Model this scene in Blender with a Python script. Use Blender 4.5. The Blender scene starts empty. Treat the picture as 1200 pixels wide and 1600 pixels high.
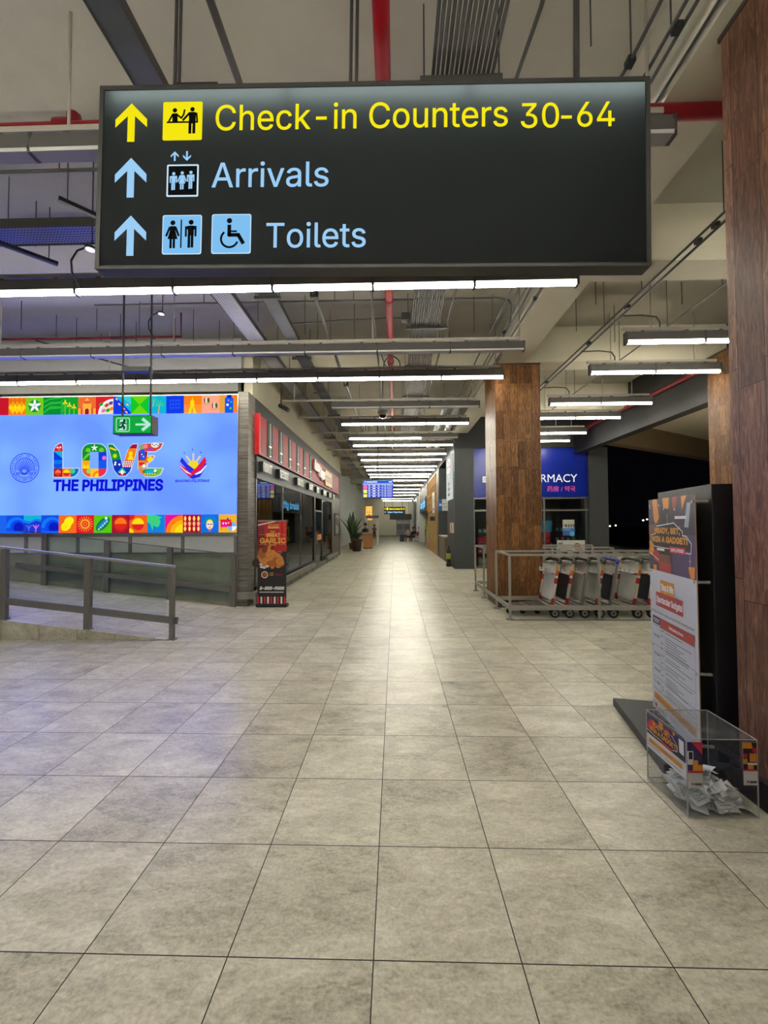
import bpy, math, random
from mathutils import Vector, Matrix
from mathutils.geometry import delaunay_2d_cdt

random.seed(7)
S = bpy.context.scene
COL = S.collection
PI = math.pi

# ------------------------------------------------------------------ camera
EYE = 1.65
FPX, PITCH, YAW, ROLL = 651.77656, .0271719285, -.0265647832, -.00410291987
_fw = Vector((math.sin(YAW)*math.cos(PITCH), math.cos(YAW)*math.cos(PITCH), math.sin(PITCH)))
_r0 = Vector((math.cos(YAW), -math.sin(YAW), 0))
_u0 = _r0.cross(_fw)
_rt = _r0*math.cos(ROLL)+_u0*math.sin(ROLL)
_up = -_r0*math.sin(ROLL)+_u0*math.cos(ROLL)
cam_d = bpy.data.cameras.new('camera')
cam_d.sensor_fit = 'VERTICAL'; cam_d.sensor_height = 36.0; cam_d.lens = FPX/1600*36.0
cam_d.clip_start = .02; cam_d.clip_end = 400
cam = bpy.data.objects.new('camera', cam_d); COL.objects.link(cam)
cam.matrix_world = Matrix(((_rt.x, _up.x, -_fw.x, 0), (_rt.y, _up.y, -_fw.y, 0), (_rt.z, _up.z, -_fw.z, EYE), (0, 0, 0, 1)))
S.camera = cam

# ------------------------------------------------------------------ light and exposure
TUBE = 51.0          # emission of the lit fluorescent tubes
SIGN_TUBE = 17.0      # the lamps inside the hanging sign
SCREEN = 3.6        # emission scale of the LED screens
S.view_settings.view_transform = 'Standard'; S.view_settings.look = 'None'
S.view_settings.exposure = 0.0; S.view_settings.gamma = 1.0
S.view_settings.use_curve_mapping = False
w = bpy.data.worlds.new('night'); S.world = w; w.use_nodes = True
w.node_tree.nodes['Background'].inputs[0].default_value = (.002, .002, .003, 1)
w.node_tree.nodes['Background'].inputs[1].default_value = .5
try:
    S.cycles.max_bounces = 8; S.cycles.diffuse_bounces = 4; S.cycles.glossy_bounces = 4
    S.cycles.transparent_max_bounces = 12; S.cycles.sample_clamp_indirect = 4.0
    S.cycles.use_light_tree = True
except Exception:
    pass


def ray(px, py):
    return _fw+_rt*((px-600)/FPX)+_up*((800-py)/FPX)
def at(px, py, Y):                      # the point of the vertical plane at distance Y
    v = ray(px, py); return Vector((0, 0, EYE))+v*(Y/v.y)
def atx(px, py, X):                     # the point of the side plane x = X
    v = ray(px, py); return Vector((0, 0, EYE))+v*(X/v.x)

# ------------------------------------------------------------------ materials
def lin(c):
    c = c/255.0
    return c/12.92 if c <= .04045 else ((c+.055)/1.055)**2.4
def rgb(c):
    return (lin(c[0]), lin(c[1]), lin(c[2]), 1)
_M = {}
def nd(nt, t, **k):
    n = nt.nodes.new(t)
    for a, b in k.items(): setattr(n, a, b)
    return n
def M(name, c, rough=.6, metal=0.0, var=.08, scale=9.0, bump=0.0, spec=.5, stretch=(1, 1, 1), detail=4):
    if name in _M: return _M[name]
    m = bpy.data.materials.new(name); m.use_nodes = True; nt = m.node_tree; b = nt.nodes['Principled BSDF']
    tc = nd(nt, 'ShaderNodeTexCoord'); mp = nd(nt, 'ShaderNodeMapping'); mp.inputs['Scale'].default_value = stretch
    nz = nd(nt, 'ShaderNodeTexNoise'); nz.inputs['Scale'].default_value = scale; nz.inputs['Detail'].default_value = detail
    mx = nd(nt, 'ShaderNodeMix', data_type='RGBA')
    k = rgb(c)
    mx.inputs[6].default_value = tuple(max(0, q*(1-var*2)) for q in k[:3])+(1,)
    mx.inputs[7].default_value = tuple(min(1, q*(1+var*2)) for q in k[:3])+(1,)
    nt.links.new(tc.outputs['Object'], mp.inputs[0]); nt.links.new(mp.outputs[0], nz.inputs['Vector'])
    nt.links.new(nz.outputs['Fac'], mx.inputs[0]); nt.links.new(mx.outputs[2], b.inputs['Base Color'])
    b.inputs['Roughness'].default_value = rough; b.inputs['Metallic'].default_value = metal
    b.inputs['Specular IOR Level'].default_value = spec
    if bump:
        bp = nd(nt, 'ShaderNodeBump'); bp.inputs['Strength'].default_value = bump; bp.inputs['Distance'].default_value = .01
        nt.links.new(nz.outputs['Fac'], bp.inputs['Height']); nt.links.new(bp.outputs[0], b.inputs['Normal'])
    _M[name] = m
    return m
def EM(name, c, s=1.0, sample=False):
    if name in _M: return _M[name]
    m = bpy.data.materials.new(name); m.use_nodes = True; nt = m.node_tree; nt.nodes.clear()
    e = nd(nt, 'ShaderNodeEmission'); o = nd(nt, 'ShaderNodeOutputMaterial')
    e.inputs[0].default_value = rgb(c); e.inputs[1].default_value = s
    nt.links.new(e.outputs[0], o.inputs[0])
    m.cycles.emission_sampling = 'FRONT' if sample else 'NONE'
    _M[name] = m
    return m
def GLASS(name, tint=(1, 1, 1), refl=1.0, rough=0.0, body=0.0):
    if name in _M: return _M[name]
    m = bpy.data.materials.new(name); m.use_nodes = True; nt = m.node_tree; nt.nodes.clear()
    t = nd(nt, 'ShaderNodeBsdfTransparent'); t.inputs[0].default_value = (*tint, 1)
    g = nd(nt, 'ShaderNodeBsdfGlossy'); g.inputs['Roughness'].default_value = rough
    fr = nd(nt, 'ShaderNodeFresnel'); ge = nd(nt, 'ShaderNodeNewGeometry'); io = nd(nt, 'ShaderNodeMath', operation='MULTIPLY_ADD')
    io.inputs[1].default_value = 1/1.5-1.5; io.inputs[2].default_value = 1.5; nt.links.new(ge.outputs['Backfacing'], io.inputs[0]); nt.links.new(io.outputs[0], fr.inputs[0])
    mu = nd(nt, 'ShaderNodeMath', operation='MULTIPLY'); mu.inputs[1].default_value = refl
    mx = nd(nt, 'ShaderNodeMixShader'); o = nd(nt, 'ShaderNodeOutputMaterial')
    nt.links.new(fr.outputs[0], mu.inputs[0]); nt.links.new(mu.outputs[0], mx.inputs[0])
    src = t
    if body:
        d = nd(nt, 'ShaderNodeBsdfDiffuse'); d.inputs[0].default_value = (.8, .82, .82, 1)
        m2 = nd(nt, 'ShaderNodeMixShader'); m2.inputs[0].default_value = body
        nt.links.new(t.outputs[0], m2.inputs[1]); nt.links.new(d.outputs[0], m2.inputs[2]); src = m2
    nt.links.new(src.outputs[0], mx.inputs[1]); nt.links.new(g.outputs[0], mx.inputs[2]); nt.links.new(mx.outputs[0], o.inputs[0])
    _M[name] = m
    return m

def floor_material(name='floor_tiles', side=False):
    T, X0, Y0 = .557108, -.0899, 1.6192
    m = bpy.data.materials.new(name); m.use_nodes = True; nt = m.node_tree; b = nt.nodes['Principled BSDF']; L = nt.links.new
    tc = nd(nt, 'ShaderNodeTexCoord'); sp = nd(nt, 'ShaderNodeSeparateXYZ'); L(tc.outputs['Object'], sp.inputs[0])
    def mth(op, a, bb=None, clamp=False):
        n = nd(nt, 'ShaderNodeMath', operation=op, use_clamp=clamp)
        for i, q in enumerate((a, bb)):
            if q is None: continue
            if isinstance(q, (int, float)): n.inputs[i].default_value = q
            else: L(q, n.inputs[i])
        return n.outputs[0]
    u = mth('DIVIDE', mth('SUBTRACT', sp.outputs[0], X0), T)
    v = mth('DIVIDE', mth('SUBTRACT', sp.outputs[2 if side else 1], Y0), T)
    fu, fv = mth('FRACT', u), mth('FRACT', v)
    du = mth('MINIMUM', fu, mth('SUBTRACT', 1.0, fu)); dv = mth('MINIMUM', fv, mth('SUBTRACT', 1.0, fv))
    d = mth('MINIMUM', du, dv) if not side else du
    grout = mth('LESS_THAN', d, .0042)
    cb = nd(nt, 'ShaderNodeCombineXYZ'); L(mth('FLOOR', u), cb.inputs[0]); L(mth('FLOOR', v), cb.inputs[1])
    wn = nd(nt, 'ShaderNodeTexWhiteNoise', noise_dimensions='3D'); L(cb.outputs[0], wn.inputs['Vector'])
    ad = nd(nt, 'ShaderNodeVectorMath', operation='MULTIPLY_ADD'); L(wn.outputs['Color'], ad.inputs[0])
    ad.inputs[1].default_value = (20, 20, 20); L(tc.outputs['Object'], ad.inputs[2])
    mp = nd(nt, 'ShaderNodeMapping'); mp.inputs['Scale'].default_value = (1.1, 2.4, 1.5); L(ad.outputs[0], mp.inputs[0])
    n1 = nd(nt, 'ShaderNodeTexNoise'); n1.inputs['Scale'].default_value = 2.2; n1.inputs['Detail'].default_value = 8; n1.inputs['Roughness'].default_value = .62; n1.inputs['Distortion'].default_value = .6
    n2 = nd(nt, 'ShaderNodeTexNoise'); n2.inputs['Scale'].default_value = 70; n2.inputs['Detail'].default_value = 5; n2.inputs['Roughness'].default_value = .7
    n3 = nd(nt, 'ShaderNodeTexNoise'); n3.inputs['Scale'].default_value = 14; n3.inputs['Detail'].default_value = 6; n3.inputs['Distortion'].default_value = 1.2
    L(mp.outputs[0], n1.inputs['Vector']); L(ad.outputs[0], n2.inputs['Vector']); L(mp.outputs[0], n3.inputs['Vector'])
    f = mth('ADD', mth('MULTIPLY', n1.outputs['Fac'], .62), mth('ADD', mth('MULTIPLY', n2.outputs['Fac'], .42), mth('MULTIPLY', n3.outputs['Fac'], .36)))
    f = mth('ADD', f, mth('MULTIPLY', mth('SUBTRACT', wn.outputs['Value'], .5), .10))
    cr = nd(nt, 'ShaderNodeValToRGB'); L(f, cr.inputs[0])
    e = cr.color_ramp.elements
    e[0].position = .44; e[0].color = rgb((124, 119, 101)); e[1].position = .94; e[1].color = rgb((234, 229, 209))
    q = cr.color_ramp.elements.new(.68); q.color = rgb((191, 186, 165))
    mx = nd(nt, 'ShaderNodeMix', data_type='RGBA'); L(grout, mx.inputs[0]); L(cr.outputs[0], mx.inputs[6]); mx.inputs[7].default_value = rgb((52, 48, 42))
    L(mx.outputs[2], b.inputs['Base Color'])
    L(mth('ADD', .235, mth('ADD', mth('MULTIPLY', n1.outputs['Fac'], .15), mth('MULTIPLY', grout, .4))), b.inputs['Roughness'])
    b.inputs['Specular IOR Level'].default_value = .27
    bp = nd(nt, 'ShaderNodeBump'); bp.inputs['Strength'].default_value = .25; bp.inputs['Distance'].default_value = .004
    L(mth('SUBTRACT', mth('MULTIPLY', n3.outputs['Fac'], .5), grout), bp.inputs['Height']); L(bp.outputs[0], b.inputs['Normal'])
    return m

def wood_material(name, dark, mid, light, width=.55, row=.14, rough=.46):
    m = bpy.data.materials.new(name); m.use_nodes = True; nt = m.node_tree; b = nt.nodes['Principled BSDF']; L = nt.links.new
    tc = nd(nt, 'ShaderNodeTexCoord'); sp = nd(nt, 'ShaderNodeSeparateXYZ'); L(tc.outputs['Object'], sp.inputs[0])
    a = nd(nt, 'ShaderNodeMath', operation='ADD'); L(sp.outputs[0], a.inputs[0]); L(sp.outputs[1], a.inputs[1])
    cb = nd(nt, 'ShaderNodeCombineXYZ'); L(sp.outputs[2], cb.inputs[0]); L(a.outputs[0], cb.inputs[1])
    br = nd(nt, 'ShaderNodeTexBrick'); L(cb.outputs[0], br.inputs['Vector'])
    br.offset = .1; br.offset_frequency = 2; br.inputs['Scale'].default_value = 1; br.inputs['Brick Width'].default_value = width; br.inputs['Row Height'].default_value = row
    br.inputs['Mortar Size'].default_value = .0022; br.inputs['Mortar Smooth'].default_value = .1
    br.inputs['Color1'].default_value = (0, 0, 0, 1); br.inputs['Color2'].default_value = (1, 1, 1, 1); br.inputs['Mortar'].default_value = (.5, .5, .5, 1)
    sh = nd(nt, 'ShaderNodeVectorMath', operation='MULTIPLY_ADD'); L(br.outputs['Color'], sh.inputs[0]); sh.inputs[1].default_value = (3, 7, 5); L(cb.outputs[0], sh.inputs[2])
    mp = nd(nt, 'ShaderNodeMapping'); mp.inputs['Scale'].default_value = (2.2, 16, 1); L(sh.outputs[0], mp.inputs[0])
    n1 = nd(nt, 'ShaderNodeTexNoise'); n1.inputs['Scale'].default_value = 2.0; n1.inputs['Detail'].default_value = 8; n1.inputs['Roughness'].default_value = .65; n1.inputs['Distortion'].default_value = 1.6
    L(mp.outputs[0], n1.inputs['Vector'])
    ml = nd(nt, 'ShaderNodeMath', operation='MULTIPLY_ADD'); L(br.outputs['Color'], ml.inputs[0]); ml.inputs[1].default_value = .16
    L(n1.outputs['Fac'], ml.inputs[2])
    cr = nd(nt, 'ShaderNodeValToRGB'); L(ml.outputs[0], cr.inputs[0]); e = cr.color_ramp.elements
    e[0].position = .32; e[0].color = rgb(dark); e[1].position = .82; e[1].color = rgb(light); q = e.new(.56); q.color = rgb(mid)
    mx = nd(nt, 'ShaderNodeMix', data_type='RGBA'); L(br.outputs['Fac'], mx.inputs[0]); L(cr.outputs[0], mx.inputs[6]); mx.inputs[7].default_value = rgb((26, 16, 10))
    L(mx.outputs[2], b.inputs['Base Color']); b.inputs['Roughness'].default_value = rough; b.inputs['Specular IOR Level'].default_value = .3
    bp = nd(nt, 'ShaderNodeBump'); bp.inputs['Strength'].default_value = .3; bp.inputs['Distance'].default_value = .004
    sb = nd(nt, 'ShaderNodeMath', operation='SUBTRACT'); L(n1.outputs['Fac'], sb.inputs[0]); L(br.outputs['Fac'], sb.inputs[1]); L(sb.outputs[0], bp.inputs['Height']); L(bp.outputs[0], b.inputs['Normal'])
    return m
def stone_material():
    m = bpy.data.materials.new('striped_stone_tile'); m.use_nodes = True; nt = m.node_tree; b = nt.nodes['Principled BSDF']; L = nt.links.new
    tc = nd(nt, 'ShaderNodeTexCoord'); mp = nd(nt, 'ShaderNodeMapping'); mp.inputs['Scale'].default_value = (.8, .8, 14); L(tc.outputs['Object'], mp.inputs[0])
    n = nd(nt, 'ShaderNodeTexNoise'); n.inputs['Scale'].default_value = 2.5; n.inputs['Detail'].default_value = 5; L(mp.outputs[0], n.inputs['Vector'])
    cr = nd(nt, 'ShaderNodeValToRGB'); L(n.outputs['Fac'], cr.inputs[0]); e = cr.color_ramp.elements
    e[0].position = .3; e[0].color = rgb((74, 70, 64)); e[1].position = .75; e[1].color = rgb((132, 127, 118))
    L(cr.outputs[0], b.inputs['Base Color']); b.inputs['Roughness'].default_value = .5
    return m
def perforated_material():
    m = bpy.data.materials.new('perforated_tray_metal'); m.use_nodes = True; nt = m.node_tree; b = nt.nodes['Principled BSDF']; L = nt.links.new
    tc = nd(nt, 'ShaderNodeTexCoord'); sc = nd(nt, 'ShaderNodeVectorMath', operation='SCALE'); sc.inputs[3].default_value = 26; L(tc.outputs['Object'], sc.inputs[0])
    fr = nd(nt, 'ShaderNodeVectorMath', operation='FRACTION'); L(sc.outputs[0], fr.inputs[0])
    sb = nd(nt, 'ShaderNodeVectorMath', operation='SUBTRACT'); L(fr.outputs[0], sb.inputs[0]); sb.inputs[1].default_value = (.5, .5, 0)
    mu = nd(nt, 'ShaderNodeVectorMath', operation='MULTIPLY'); L(sb.outputs[0], mu.inputs[0]); mu.inputs[1].default_value = (1, 1, 0)
    ln = nd(nt, 'ShaderNodeVectorMath', operation='LENGTH'); L(mu.outputs[0], ln.inputs[0])
    lt = nd(nt, 'ShaderNodeMath', operation='LESS_THAN'); L(ln.outputs['Value'], lt.inputs[0]); lt.inputs[1].default_value = .27
    mx = nd(nt, 'ShaderNodeMix', data_type='RGBA'); L(lt.outputs[0], mx.inputs[0]); mx.inputs[6].default_value = rgb((168, 168, 174)); mx.inputs[7].default_value = rgb((40, 42, 52))
    L(mx.outputs[2], b.inputs['Base Color']); b.inputs['Roughness'].default_value = .5; b.inputs['Metallic'].default_value = .2
    return m

# ------------------------------------------------------------------ mesh building
class MB:
    def __init__(s): s.v = []; s.f = []; s.m = []; s.sm = []
    def add(s, V, F, m=0, smooth=False):
        b = len(s.v); s.v += [tuple(p) for p in V]
        for f in F: s.f.append(tuple(b+k for k in f)); s.m.append(m); s.sm.append(smooth)
    def obox(s, c, a, b, d, m=0):
        c, a, b, d = Vector(c), Vector(a), Vector(b), Vector(d)
        V = [c+i*a+j*b+k*d for i in (-1, 1) for j in (-1, 1) for k in (-1, 1)]
        F = [(0, 1, 3, 2), (4, 6, 7, 5), (0, 4, 5, 1), (2, 3, 7, 6), (0, 2, 6, 4), (1, 5, 7, 3)]
        if a.cross(b).dot(d) < 0: F = [tuple(reversed(f)) for f in F]
        s.add(V, F, m)
    def box(s, x0, x1, y0, y1, z0, z1, m=0):
        s.obox(((x0+x1)/2, (y0+y1)/2, (z0+z1)/2), ((x1-x0)/2, 0, 0), (0, (y1-y0)/2, 0), (0, 0, (z1-z0)/2), m)
    def bar(s, p, q, w, h, m=0, up=(0, 0, 1)):
        p, q = Vector(p), Vector(q); d = (q-p); a = d.cross(Vector(up)).normalized(); b = a.cross(d).normalized()
        s.obox((p+q)/2, d/2, a*w/2, b*h/2, m)
    def tube(s, pts, r, m=0, n=8, smooth=True):
        pts = [Vector(p) for p in pts]; rs = r if isinstance(r, (list, tuple)) else [r]*len(pts)
        V = []; F = []; prev = None
        for i, p in enumerate(pts):
            d = (pts[min(i+1, len(pts)-1)]-pts[max(i-1, 0)]).normalized()
            if prev is None: a = d.cross(Vector((0, 0, 1)) if abs(d.z) < .9 else Vector((1, 0, 0))).normalized()
            else: a = (prev-d*prev.dot(d)).normalized()
            prev = a; b = d.cross(a)
            V += [p+(a*math.cos(2*PI*k/n)+b*math.sin(2*PI*k/n))*rs[i] for k in range(n)]
        for i in range(len(pts)-1):
            F += [(i*n+k, i*n+(k+1) % n, (i+1)*n+(k+1) % n, (i+1)*n+k) for k in range(n)]
        s.add(V, F, m, smooth)
        e = (len(pts)-1)*n
        s.add(V[:n], [tuple(reversed(range(n)))], m); s.add(V[e:], [tuple(range(n))], m)
    def lathe(s, prof, c=(0, 0, 0), m=0, n=16, smooth=True):
        V = []; F = []
        for r, z in prof: V += [(c[0]+r*math.cos(2*PI*k/n), c[1]+r*math.sin(2*PI*k/n), c[2]+z) for k in range(n)]
        for i in range(len(prof)-1): F += [(i*n+k, i*n+(k+1) % n, (i+1)*n+(k+1) % n, (i+1)*n+k) for k in range(n)]
        F += [tuple(reversed(range(n))), tuple((len(prof)-1)*n+k for k in range(n))]
        s.add(V, F, m, smooth)
    def prism(s, poly, o, u, v, depth, m=0):
        o, u, v = Vector(o), Vector(u), Vector(v); n = u.cross(v).normalized()
        k = len(poly); A = [o+u*x+v*y for x, y in poly]; B = [p-n*depth for p in A]
        s.add(A+B, [tuple(range(k)), tuple(reversed(range(k, 2*k)))]+[(i, k+i, k+(i+1) % k, (i+1) % k) for i in range(k)], m)
    def ball(s, c, r, m=0, n=12, k=8, sc=(1, 1, 1)):
        V = []; F = []
        for i in range(k+1):
            t = PI*i/k
            V += [(c[0]+sc[0]*r*math.sin(t)*math.cos(2*PI*j/n), c[1]+sc[1]*r*math.sin(t)*math.sin(2*PI*j/n), c[2]+sc[2]*r*math.cos(t)) for j in range(n)]
        for i in range(k): F += [(i*n+j, (i+1)*n+j, (i+1)*n+(j+1) % n, i*n+(j+1) % n) for j in range(n)]
        s.add(V, F, m, True)
    def build(s, name, mats, parent=None, bevel=0.0):
        me = bpy.data.meshes.new(name); me.from_pydata(s.v, [], s.f); me.update()
        for q in (mats if isinstance(mats, (list, tuple)) else [mats]): me.materials.append(q)
        me.polygons.foreach_set('material_index', s.m); me.polygons.foreach_set('use_smooth', s.sm); me.update()
        o = bpy.data.objects.new(name, me); COL.objects.link(o)
        if parent is not None: o.parent = parent
        if bevel:
            b = o.modifiers.new('edge', 'BEVEL'); b.width = bevel; b.segments = 2; b.limit_method = 'ANGLE'
        return o

def thing(name, label, cat, loc=(0, 0, 0), rz=0.0, group=None):
    o = bpy.data.objects.new(name, None); COL.objects.link(o); o.location = loc; o.rotation_euler = (0, 0, rz); o.empty_display_size = .1
    return tag(o, label, cat, group)
def tag(o, label, cat, group=None):
    o['label'] = label; o['category'] = cat
    if group: o['group'] = group
    return o
def struct(o, label=None):
    o['kind'] = 'structure'
    if label: o['label'] = label
    return o
def sbox(name, x0, x1, y0, y1, z0, z1, m, label=None):
    b = MB(); b.box(x0, x1, y0, y1, z0, z1); return struct(b.build(name, m), label)
def copy_tree(o, parent=None):
    c = o.copy(); COL.objects.link(c)
    if parent is not None: c.parent = parent
    for ch in list(o.children): copy_tree(ch, c)
    return c

# ------------------------------------------------------------------ flat printed or lit artwork on a surface
def _font(n):
    try: return bpy.data.fonts.load(bpy.utils.system_resource('DATAFILES')+'/fonts/'+n)
    except Exception: return None
SANS = _font('Inter.woff2')
_T = {}
def glyph_mesh(body, font, grow=0.0, kx=1.0):
    key = (body, font.name if font else '', round(grow, 4), round(kx, 2))
    if key in _T: return _T[key]
    c = bpy.data.curves.new('lettering', 'FONT'); c.body = body; c.size = 1; c.fill_mode = 'NONE'; c.resolution_u = 4
    if font: c.font = font
    o = bpy.data.objects.new('lettering', c); COL.objects.link(o)
    me = o.evaluated_get(bpy.context.evaluated_depsgraph_get()).to_mesh()
    vs = [(q.co.x, q.co.y) for q in me.vertices]; brk = set(range(len(vs)))
    for e in me.edges:
        p, q = e.vertices
        if abs(p-q) == 1: brk.discard(max(p, q))
    bpy.data.objects.remove(o); bpy.data.curves.remove(c)
    st = sorted(brk)+[len(vs)]
    loops = [vs[i:j] for i, j in zip(st, st[1:]) if j-i > 2]
    if grow:
        big = max(loops, key=lambda l: abs(sum(l[i-1][0]*l[i][1]-l[i][0]*l[i-1][1] for i in range(len(l)))))
        sg = 1 if sum(big[i-1][0]*big[i][1]-big[i][0]*big[i-1][1] for i in range(len(big))) > 0 else -1
        new = []
        for l in loops:
            q = [l[0]]
            for p in l[1:]:
                if math.hypot(p[0]-q[-1][0], p[1]-q[-1][1]) > 1e-4: q.append(p)
            out = []
            for i, p in enumerate(q):
                a, c = q[i-1], q[(i+1) % len(q)]; d0 = Vector((p[0]-a[0], p[1]-a[1])).normalized(); d1 = Vector((c[0]-p[0], c[1]-p[1])).normalized()
                n0, n1 = Vector((d0.y, -d0.x)), Vector((d1.y, -d1.x)); m = n0+n1; m = m.normalized() if m.length > .01 else n0; k = sg*grow/max(.5, m.dot(n0))
                out.append((p[0]+m.x*k/kx, p[1]+m.y*k))
            new.append(out)
        loops = new
    pts = []; ed = []
    for l in loops:
        b = len(pts); pts += [Vector(p) for p in l]; ed += [(b+i, b+(i+1) % len(l)) for i in range(len(l))]
    V, E_, F, *_ = delaunay_2d_cdt(pts, ed, [], 0, 1e-6)
    seg = [(l[i-1], l[i]) for l in loops for i in range(len(l))]; out = []
    for f in F:
        x = sum(V[k][0] for k in f)/len(f); y = sum(V[k][1] for k in f)/len(f); wd = 0
        for (x0, y0), (x1, y1) in seg:
            if (y0 > y) != (y1 > y) and x0+(y-y0)*(x1-x0)/(y1-y0) > x: wd += 1 if y1 > y0 else -1
        if wd: out.append(tuple(f))
    _T[key] = ([(q[0], q[1]) for q in V], out, loops)
    return _T[key]

class Art:
    """flat shapes stacked on the plane o + u*x + v*y, towards u x v"""
    def __init__(s, mb, o, u=(1, 0, 0), v=(0, 0, 1), eps=.0006):
        s.b = mb; s.o = Vector(o); s.u = Vector(u).normalized(); s.v = Vector(v).normalized(); s.n = s.u.cross(s.v); s.k = 1; s.eps = eps; s.clip = None
    def P(s, x, y): return s.o+s.u*x+s.v*y+s.n*(s.eps*s.k)
    def cut(s, pts):
        x0, y0, x1, y1 = s.clip
        for ax, lim, sg in ((0, x0, 1), (0, x1, -1), (1, y0, 1), (1, y1, -1)):
            out = []
            for i, p in enumerate(pts):
                q = pts[i-1]; dp, dq = (p[ax]-lim)*sg, (q[ax]-lim)*sg
                if (dp >= 0) != (dq >= 0): t = dq/(dq-dp); out.append((q[0]+(p[0]-q[0])*t, q[1]+(p[1]-q[1])*t))
                if dp >= 0: out.append(p)
            pts = out
            if len(pts) < 3: return []
        return pts
    def poly(s, pts, m):
        if s.clip: pts = s.cut(pts)
        if len(pts) < 3: return
        a = sum(pts[i-1][0]*pts[i][1]-pts[i][0]*pts[i-1][1] for i in range(len(pts)))
        if a < 0: pts = list(reversed(pts))
        s.b.add([s.P(x, y) for x, y in pts], [tuple(range(len(pts)))], m); s.k += 1
    def rect(s, x0, y0, x1, y1, m): s.poly([(x0, y0), (x1, y0), (x1, y1), (x0, y1)], m)
    def rrect(s, x0, y0, x1, y1, r, m):
        p = []
        for cx, cy, a in ((x1-r, y1-r, 0), (x0+r, y1-r, 90), (x0+r, y0+r, 180), (x1-r, y0+r, 270)):
            p += [(cx+r*math.cos(math.radians(a+t)), cy+r*math.sin(math.radians(a+t))) for t in (0, 22, 45, 68, 90)]
        s.poly(p, m)
    def disc(s, cx, cy, r, m, a0=0, a1=360, ry=None, rot=0, n=22):
        ry = r if ry is None else ry; full = a1-a0 >= 360; c, q = math.cos(math.radians(rot)), math.sin(math.radians(rot))
        p = [] if full else [(cx, cy)]
        for i in range(n if full else n+1):
            t = math.radians(a0+(a1-a0)*i/n); X, Y = r*math.cos(t), ry*math.sin(t); p.append((cx+X*c-Y*q, cy+X*q+Y*c))
        s.poly(p, m)
    def ring(s, cx, cy, r0, r1, m, a0=0, a1=360, n=36):
        V = []; F = []
        for i in range(n+1):
            t = math.radians(a0+(a1-a0)*i/n)
            V += [s.P(cx+r0*math.cos(t), cy+r0*math.sin(t)), s.P(cx+r1*math.cos(t), cy+r1*math.sin(t))]
        F = [(2*i, 2*i+1, 2*i+3, 2*i+2) for i in range(n)]
        s.b.add(V, F, m); s.k += 1
    def line(s, pts, wd, m):
        V = []; F = []
        for (x0, y0), (x1, y1) in zip(pts, pts[1:]):
            L = math.hypot(x1-x0, y1-y0) or 1; nx, ny = -(y1-y0)/L*wd/2, (x1-x0)/L*wd/2; b = len(V)
            ex, ey = (x1-x0)/L*wd*.3, (y1-y0)/L*wd*.3
            V += [s.P(x0-ex+nx, y0-ey+ny), s.P(x0-ex-nx, y0-ey-ny), s.P(x1+ex-nx, y1+ey-ny), s.P(x1+ex+nx, y1+ey+ny)]; F.append((b, b+1, b+2, b+3))
        s.b.add(V, F, m); s.k += 1
    def text(s, body, x0, x1, y, cap, m, font=SANS, bold=0.0, shear=0.0, fn=None, depth=0.0):
        """fits the body between x0 and x1 (x1 None: natural width), baseline y, capital height cap"""
        V, F, loops = glyph_mesh(body, font)
        if not V: return
        H = max(q[1] for q in glyph_mesh('H', font)[0]); k = cap/H
        a, b = min(q[0] for q in V), max(q[0] for q in V); kx = k if x1 is None else (x1-x0)/(b-a)
        if bold: V, F, loops = glyph_mesh(body, font, bold/2/k, kx/k)
        fn = fn or (lambda X, Y: s.P(X, Y))
        tr = lambda q: fn(x0+(q[0]-a)*kx+shear*q[1]*k, y+q[1]*k)
        pts = [tr(q) for q in V]
        s.b.add(pts, [f if (V[f[1]][0]-V[f[0]][0])*(V[f[2]][1]-V[f[0]][1])-(V[f[2]][0]-V[f[0]][0])*(V[f[1]][1]-V[f[0]][1]) > 0 else tuple(reversed(f)) for f in F], m)
        if depth:
            for l in loops:
                A = [tr(q) for q in l]; B = [p-s.n*depth for p in A]; c = len(A)
                s.b.add(A+B, [(i, c+i, c+(i+1) % c, (i+1) % c) for i in range(c)], m)
        s.k += 1
    def arc_text(s, body, cx, cy, r, cap, mid, m, inward=False, step=None, font=SANS):
        step = step or cap*1.05
        n = len(body); da = math.degrees(step/r)
        for i, ch in enumerate(body):
            if ch == ' ': continue
            a = mid+(-(i-(n-1)/2)*da if not inward else (i-(n-1)/2)*da); t = math.radians(a)
            if not inward:
                f = lambda X, Y, t=t: s.P(cx+(r+Y)*math.cos(t)+X*math.sin(t), cy+(r+Y)*math.sin(t)-X*math.cos(t))
            else:
                f = lambda X, Y, t=t: s.P(cx+(r-Y)*math.cos(t)-X*math.sin(t), cy+(r-Y)*math.sin(t)+X*math.cos(t))
            s.text(ch, -cap*(.35 if ch != 'I' else .09), cap*(.35 if ch != 'I' else .09), 0, cap, m, font, fn=f, bold=cap*.07)
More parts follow.
